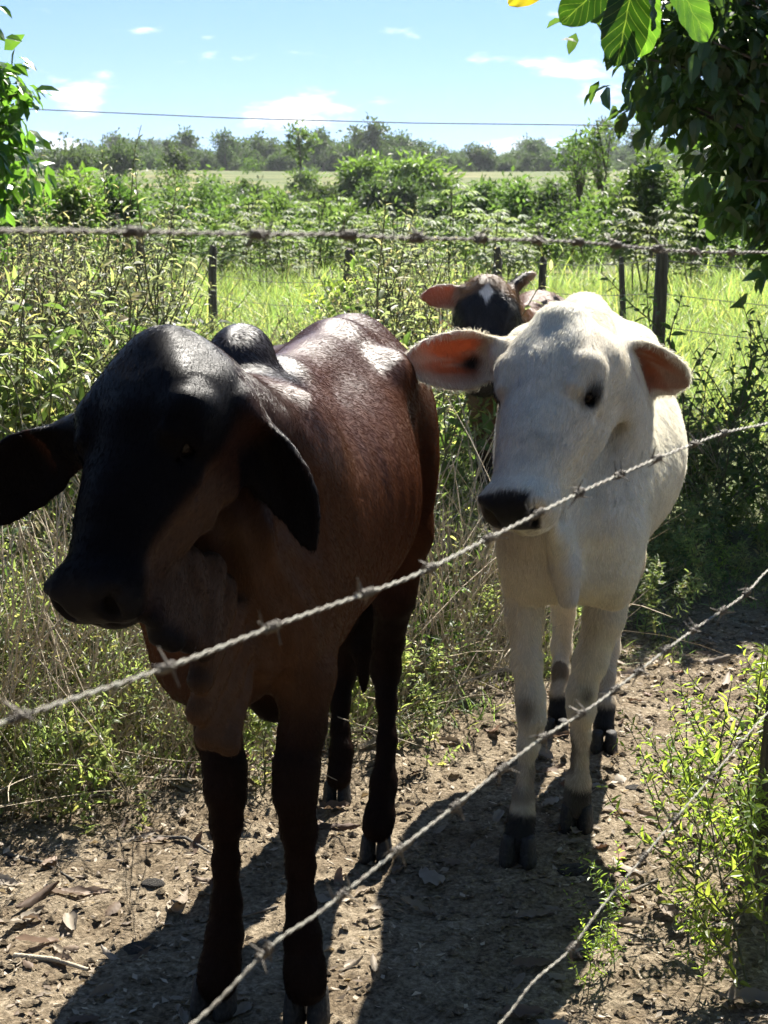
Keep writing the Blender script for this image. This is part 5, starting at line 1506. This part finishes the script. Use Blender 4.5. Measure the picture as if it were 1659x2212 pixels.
def strand(pix, label, seed, barbs_px, wire_r=.00066, pitch=.019, mat=None):
    r = np.random.default_rng(seed)
    c = [on_fence(*p) for p in pix]
    if np.linalg.norm(c[0][:2] - POST_L) > .1: c = [np.array((*POST_L, c[0][2] + (c[0][2] - c[2][2]) * .5))] + c
    c = c + [np.array((*POST_R, c[-1][2] + (c[-1][2] - c[-3][2]) * 1.0))]
    d_ = [c[0]]
    for a_, b_ in zip(c, c[1:]):
        k_ = max(1, int(np.linalg.norm(b_ - a_) / .09))
        d_ += [a_ + (b_ - a_) * (i_ + 1) / k_ for i_ in range(k_)]
    path = catmull(d_, pitch / 9)
    seg = np.linalg.norm(np.diff(path, axis=0), axis=1); arc = np.r_[0, np.cumsum(seg)]
    path = path + np.stack([vnoise(np.c_[arc, arc * 0, arc * 0], 9, seed + k) for k in range(3)], 1) * .0012
    T_ = np.gradient(path, axis=0); T_ /= np.linalg.norm(T_, axis=1)[:, None]
    up = np.array((0, 0, 1.0)); A = np.cross(T_, up); A /= np.linalg.norm(A, axis=1)[:, None]; Bv = np.cross(A, T_)
    root_p = path[len(path) // 2]
    root = empty("barbed_wire", tuple(root_p), label, "barbed wire", "strands of the near fence")
    for ph in (0, math.pi):
        th = arc / pitch * 2 * math.pi + ph + .5 * np.sin(arc * 7)
        q = path + (A * np.cos(th)[:, None] + Bv * np.sin(th)[:, None]) * wire_r * 1.02 - root_p
        mb = MB(); k = 6; vs = []
        an = np.arange(k) * 2 * math.pi / k
        ring = (A[:, None, :] * np.cos(an)[None, :, None] + Bv[:, None, :] * np.sin(an)[None, :, None]) * wire_r
        V_ = (q[:, None, :] + ring).reshape(-1, 3); nn = len(q)
        i, j = np.meshgrid(np.arange(nn - 1), np.arange(k), indexing='ij'); i, j = i.ravel(), j.ravel(); jn = (j + 1) % k
        Fq = np.stack([i * k + j, i * k + jn, (i + 1) * k + jn, (i + 1) * k + j], 1)
        obj("wire", mesh_from("wire", V_, Fq, [mat or M_WIRE], True), root)
    for bp in barbs_px:
        w = on_fence(*bp); ix = int(np.argmin(np.linalg.norm(path - w, axis=1))); p = path[ix] - root_p; t = T_[ix]; a, b_ = A[ix], Bv[ix]
        mb = MB()
        for s in range(2):
            ph = r.random() * 6.28; pts = []
            for u in np.linspace(0, 1, 13):       # two coils round the wire, ends sticking out
                an = ph + u * 4 * math.pi; pts.append(p + (a * math.cos(an) + b_ * math.sin(an)) * .0023 + t * ((u - .5) * .006 + (s - .5) * .006))
            e0 = pts[0] + unit(a * math.cos(ph - 1.1) + b_ * math.sin(ph - 1.1) + t * r.normal(0, .25)) * .010
            e1 = pts[-1] + unit(a * math.cos(ph + 1.1) + b_ * math.sin(ph + 1.1) + t * r.normal(0, .25)) * .010
            mb.tube([e0] + pts + [e1], [.0003] + [.0008] * 13 + [.0003], 0, 5)
        obj("barb", mb.mesh("barb", [M_BARB], True), root)
    return root
strand([(0, 497), (292, 500), (560, 505), (755, 505), (1033, 516), (1250, 520), (1430, 537), (1659, 547)], "highest barbed wire strand, crossing level in front of the distant trees", 1,
       [(292, 500), (560, 507), (755, 505), (905, 508), (1033, 516), (1158, 517), (1248, 520), (1330, 528), (1420, 537), (1500, 541), (1580, 545)], mat=M_BARB)
strand([(0, 1562), (360, 1442), (590, 1355), (790, 1280), (930, 1225), (1080, 1155), (1245, 1070), (1418, 990), (1560, 935), (1659, 912)], "second barbed wire strand, rising across both calves to the right edge", 2,
       [(45, 1548), (360, 1442), (590, 1355), (790, 1280), (925, 1228), (1055, 1168), (1162, 1115), (1248, 1069), (1335, 1029), (1418, 990), (1495, 958), (1560, 935)])
strand([(415, 2212), (590, 2045), (690, 1975), (850, 1845), (960, 1760), (1140, 1620), (1280, 1530), (1430, 1415), (1600, 1290), (1659, 1232)], "third barbed wire strand, rising steeply past the white calf's legs", 3,
       [(575, 2058), (740, 1935), (860, 1838), (985, 1742), (1085, 1662), (1175, 1596), (1255, 1548), (1330, 1492), (1380, 1455), (1440, 1407), (1500, 1363), (1560, 1320), (1610, 1282)], wire_r=.00056)
strand([(1075, 2212), (1150, 2120), (1230, 2050), (1290, 1970), (1370, 1875), (1520, 1700), (1659, 1540)], "lowest barbed wire strand, at the lower right in front of the weeds", 4,
       [(1235, 2044), (1390, 1852), (1460, 1770), (1540, 1677), (1600, 1608)], wire_r=.00050)
for q, lab in ((POST_R, "stout fence post carrying the near wires, just right of the view"), (POST_L, "stout fence post carrying the near wires, left of the camera")):
    o = obj("fence_post", post_mesh("near_post", 1.62, .055, 700), None, (q[0], q[1], 0)); tag(o, lab, "fence post", "posts of the near fence")
# half hidden stump post in the weeds at the right edge
q = G(1668, 1935); o = obj("old_post", post_mesh("old_post", .52, .045, 710), None, (q[0], q[1], 0)); tag(o, "short brown post half hidden in the leafy weeds at the right edge", "post")

# ================================================================ the branch with big leaves overhead
m, n, l, out = new_mat("big_leaf")
uv = n.new("ShaderNodeAttribute"); uv.attribute_name = "blade"
sp = n.new("ShaderNodeSeparateXYZ"); l.new(uv.outputs["Vector"], sp.inputs[0])
ax = nmath(n, l, 'ABSOLUTE', sp.outputs[1])
ridge = nmath(n, l, 'LESS_THAN', ax, .028)
ph = nmath(n, l, 'FRACT', nmath(n, l, 'SUBTRACT', nmath(n, l, 'MULTIPLY', sp.outputs[0], 11.0), nmath(n, l, 'MULTIPLY', nmath(n, l, 'POWER', ax, .8), 2.6)))
side = nmath(n, l, 'LESS_THAN', nmath(n, l, 'ABSOLUTE', nmath(n, l, 'SUBTRACT', ph, .5)), .035)
vein = nmath(n, l, 'MAXIMUM', ridge, side)
tc = n.new("ShaderNodeTexCoord"); f = nnoise(n, l, 40, 4, .6, tc.outputs["Object"])
oi = n.new("ShaderNodeObjectInfo")
gcol = nramp(n, l, f, [(.3, (.035, .085, .012)), (.7, (.060, .120, .020))])
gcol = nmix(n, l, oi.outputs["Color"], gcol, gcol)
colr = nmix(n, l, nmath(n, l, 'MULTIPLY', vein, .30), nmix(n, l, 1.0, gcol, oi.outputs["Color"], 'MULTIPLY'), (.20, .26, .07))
bs = n.new("ShaderNodeBsdfPrincipled"); l.new(colr, bs.inputs["Base Color"]); bs.inputs["Roughness"].default_value = .42
l.new(nbump(n, l, vein, .35, .002), bs.inputs["Normal"])
tr = n.new("ShaderNodeBsdfTranslucent"); l.new(nmix(n, l, 1.0, colr, (3.4, 3.6, 1.6), 'MULTIPLY'), tr.inputs[0])
mx = n.new("ShaderNodeMixShader"); mx.inputs[0].default_value = .42
l.new(bs.outputs[0], mx.inputs[1]); l.new(tr.outputs[0], mx.inputs[2]); l.new(mx.outputs[0], out.inputs[0]); M_BIGLEAF = m
def big_leaf(parent, base, tip, hw, nrm, curl, droop, tint, off):
    base, tip = np.asarray(base), np.asarray(tip); L = np.linalg.norm(tip - base); d = (tip - base) / L
    nn = unit(nrm - d * (np.asarray(nrm) @ d)); s = np.cross(nn, d); ns, nt = 22, 10; vs, uvs, fs = [], [], []
    for i in range(ns + 1):
        u = i / ns; w = hw * np.interp(u, [0, .06, .2, .45, .7, .88, .96, 1], [.06, .18, .52, .88, 1.0, .80, .48, .10])
        for j in range(nt + 1):
            t = j / nt * 2 - 1
            vs.append(base + d * L * u + s * (w * t) + nn * (curl * w * abs(t) ** 1.5 - droop * L * 4 * (u - .5) ** 2 * .25 + .0016 * math.sin(u * 34 - abs(t) * 5)) - off); uvs.append((u, t, 0))
    for i in range(ns):
        for j in range(nt):
            a = i * (nt + 1) + j; fs.append((a, a + 1, a + nt + 2, a + nt + 1))
    me = mesh_from("leaf_blade", vs, fs, [M_BIGLEAF], True); add_attr(me, "blade", uvs, 'FLOAT_VECTOR')
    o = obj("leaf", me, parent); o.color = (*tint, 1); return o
tip0 = P(1385, -110, 2.02)
broot = empty("overhanging_branch", tuple(tip0), "branch tip with large rounded leaves hanging into the top right corner", "branch")
mb = MB(); mb.tube([np.array((2.6, -.4, 2.3)) - tip0, np.array((1.5, 1.2, 2.05)) - tip0, np.array((.7, 1.9, 1.80)) - tip0, np.zeros(3)], [.03, .018, .010, .005], 0, 7)
obj("twig", mb.mesh("twig", [M_BARK], True), broot)
green = (1, 1, 1)
for b_, t_, hw, Y0, Y1, nr, cu, dr, tint in (  # dark tints put the shade on some leaves into their blade colour
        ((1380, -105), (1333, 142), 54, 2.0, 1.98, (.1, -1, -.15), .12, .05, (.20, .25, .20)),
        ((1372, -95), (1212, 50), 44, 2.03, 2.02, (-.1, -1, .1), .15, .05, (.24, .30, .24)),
        ((1400, -80), (1384, 124), 44, 2.06, 2.10, (.35, -.9, .45), .12, .05, green),
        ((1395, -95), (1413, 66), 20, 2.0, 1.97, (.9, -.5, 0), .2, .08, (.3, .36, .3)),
        ((1415, -120), (1532, 88), 46, 2.03, 2.08, (.1, -.9, .5), .10, .06, green),
        ((1320, -140), (1098, 9), 34, 2.0, 2.0, (0, -1, .2), .1, .05, (4.5, 1.6, .9)),
        ((1390, -100), (1290, 20), 30, 2.08, 2.12, (-.3, -.8, .5), .1, .05, green)):
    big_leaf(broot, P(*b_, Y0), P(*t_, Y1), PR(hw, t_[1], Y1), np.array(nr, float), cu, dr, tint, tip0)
# the shade tree the photographer stands under
near_tree("shade_tree", 504, np.array((2.7, -1.4, 0.0)), [(0, -2.4, 2.6, 3.2, 1.2, 1.7), (-2.2, -2.0, 1.8, 1.2, 1.0, 1.5), (2.0, -2.2, 2.0, 1.2, 1.0, 1.6), (.5, -1.2, 3.4, 2.4, 1.0, .6)], "spreading tree behind the camera that shades the near side of the fence", M_DARKLEAF, 5200, 160, .55, .22, .12, 4.4, .18)
# ================================================================ the air
m, n, l, out = new_mat("haze_air")
pv = n.new("ShaderNodeVolumePrincipled"); pv.inputs["Color"].default_value = (.86, .92, 1.0, 1); pv.inputs["Density"].default_value = .00013
pv.inputs["Anisotropy"].default_value = .3
l.new(pv.outputs[0], out.inputs["Volume"])
hv = [(x, y, z) for x in (-820, 820) for y in (-90, 1160) for z in (-6, 24)]
hz = obj("haze", mesh_from("haze", hv, [(0, 1, 3, 2), (4, 6, 7, 5), (0, 4, 5, 1), (2, 3, 7, 6), (0, 2, 6, 4), (1, 5, 7, 3)], [m], False))
tag(hz, "thin pale haze over the distance", "haze", kind="stuff")
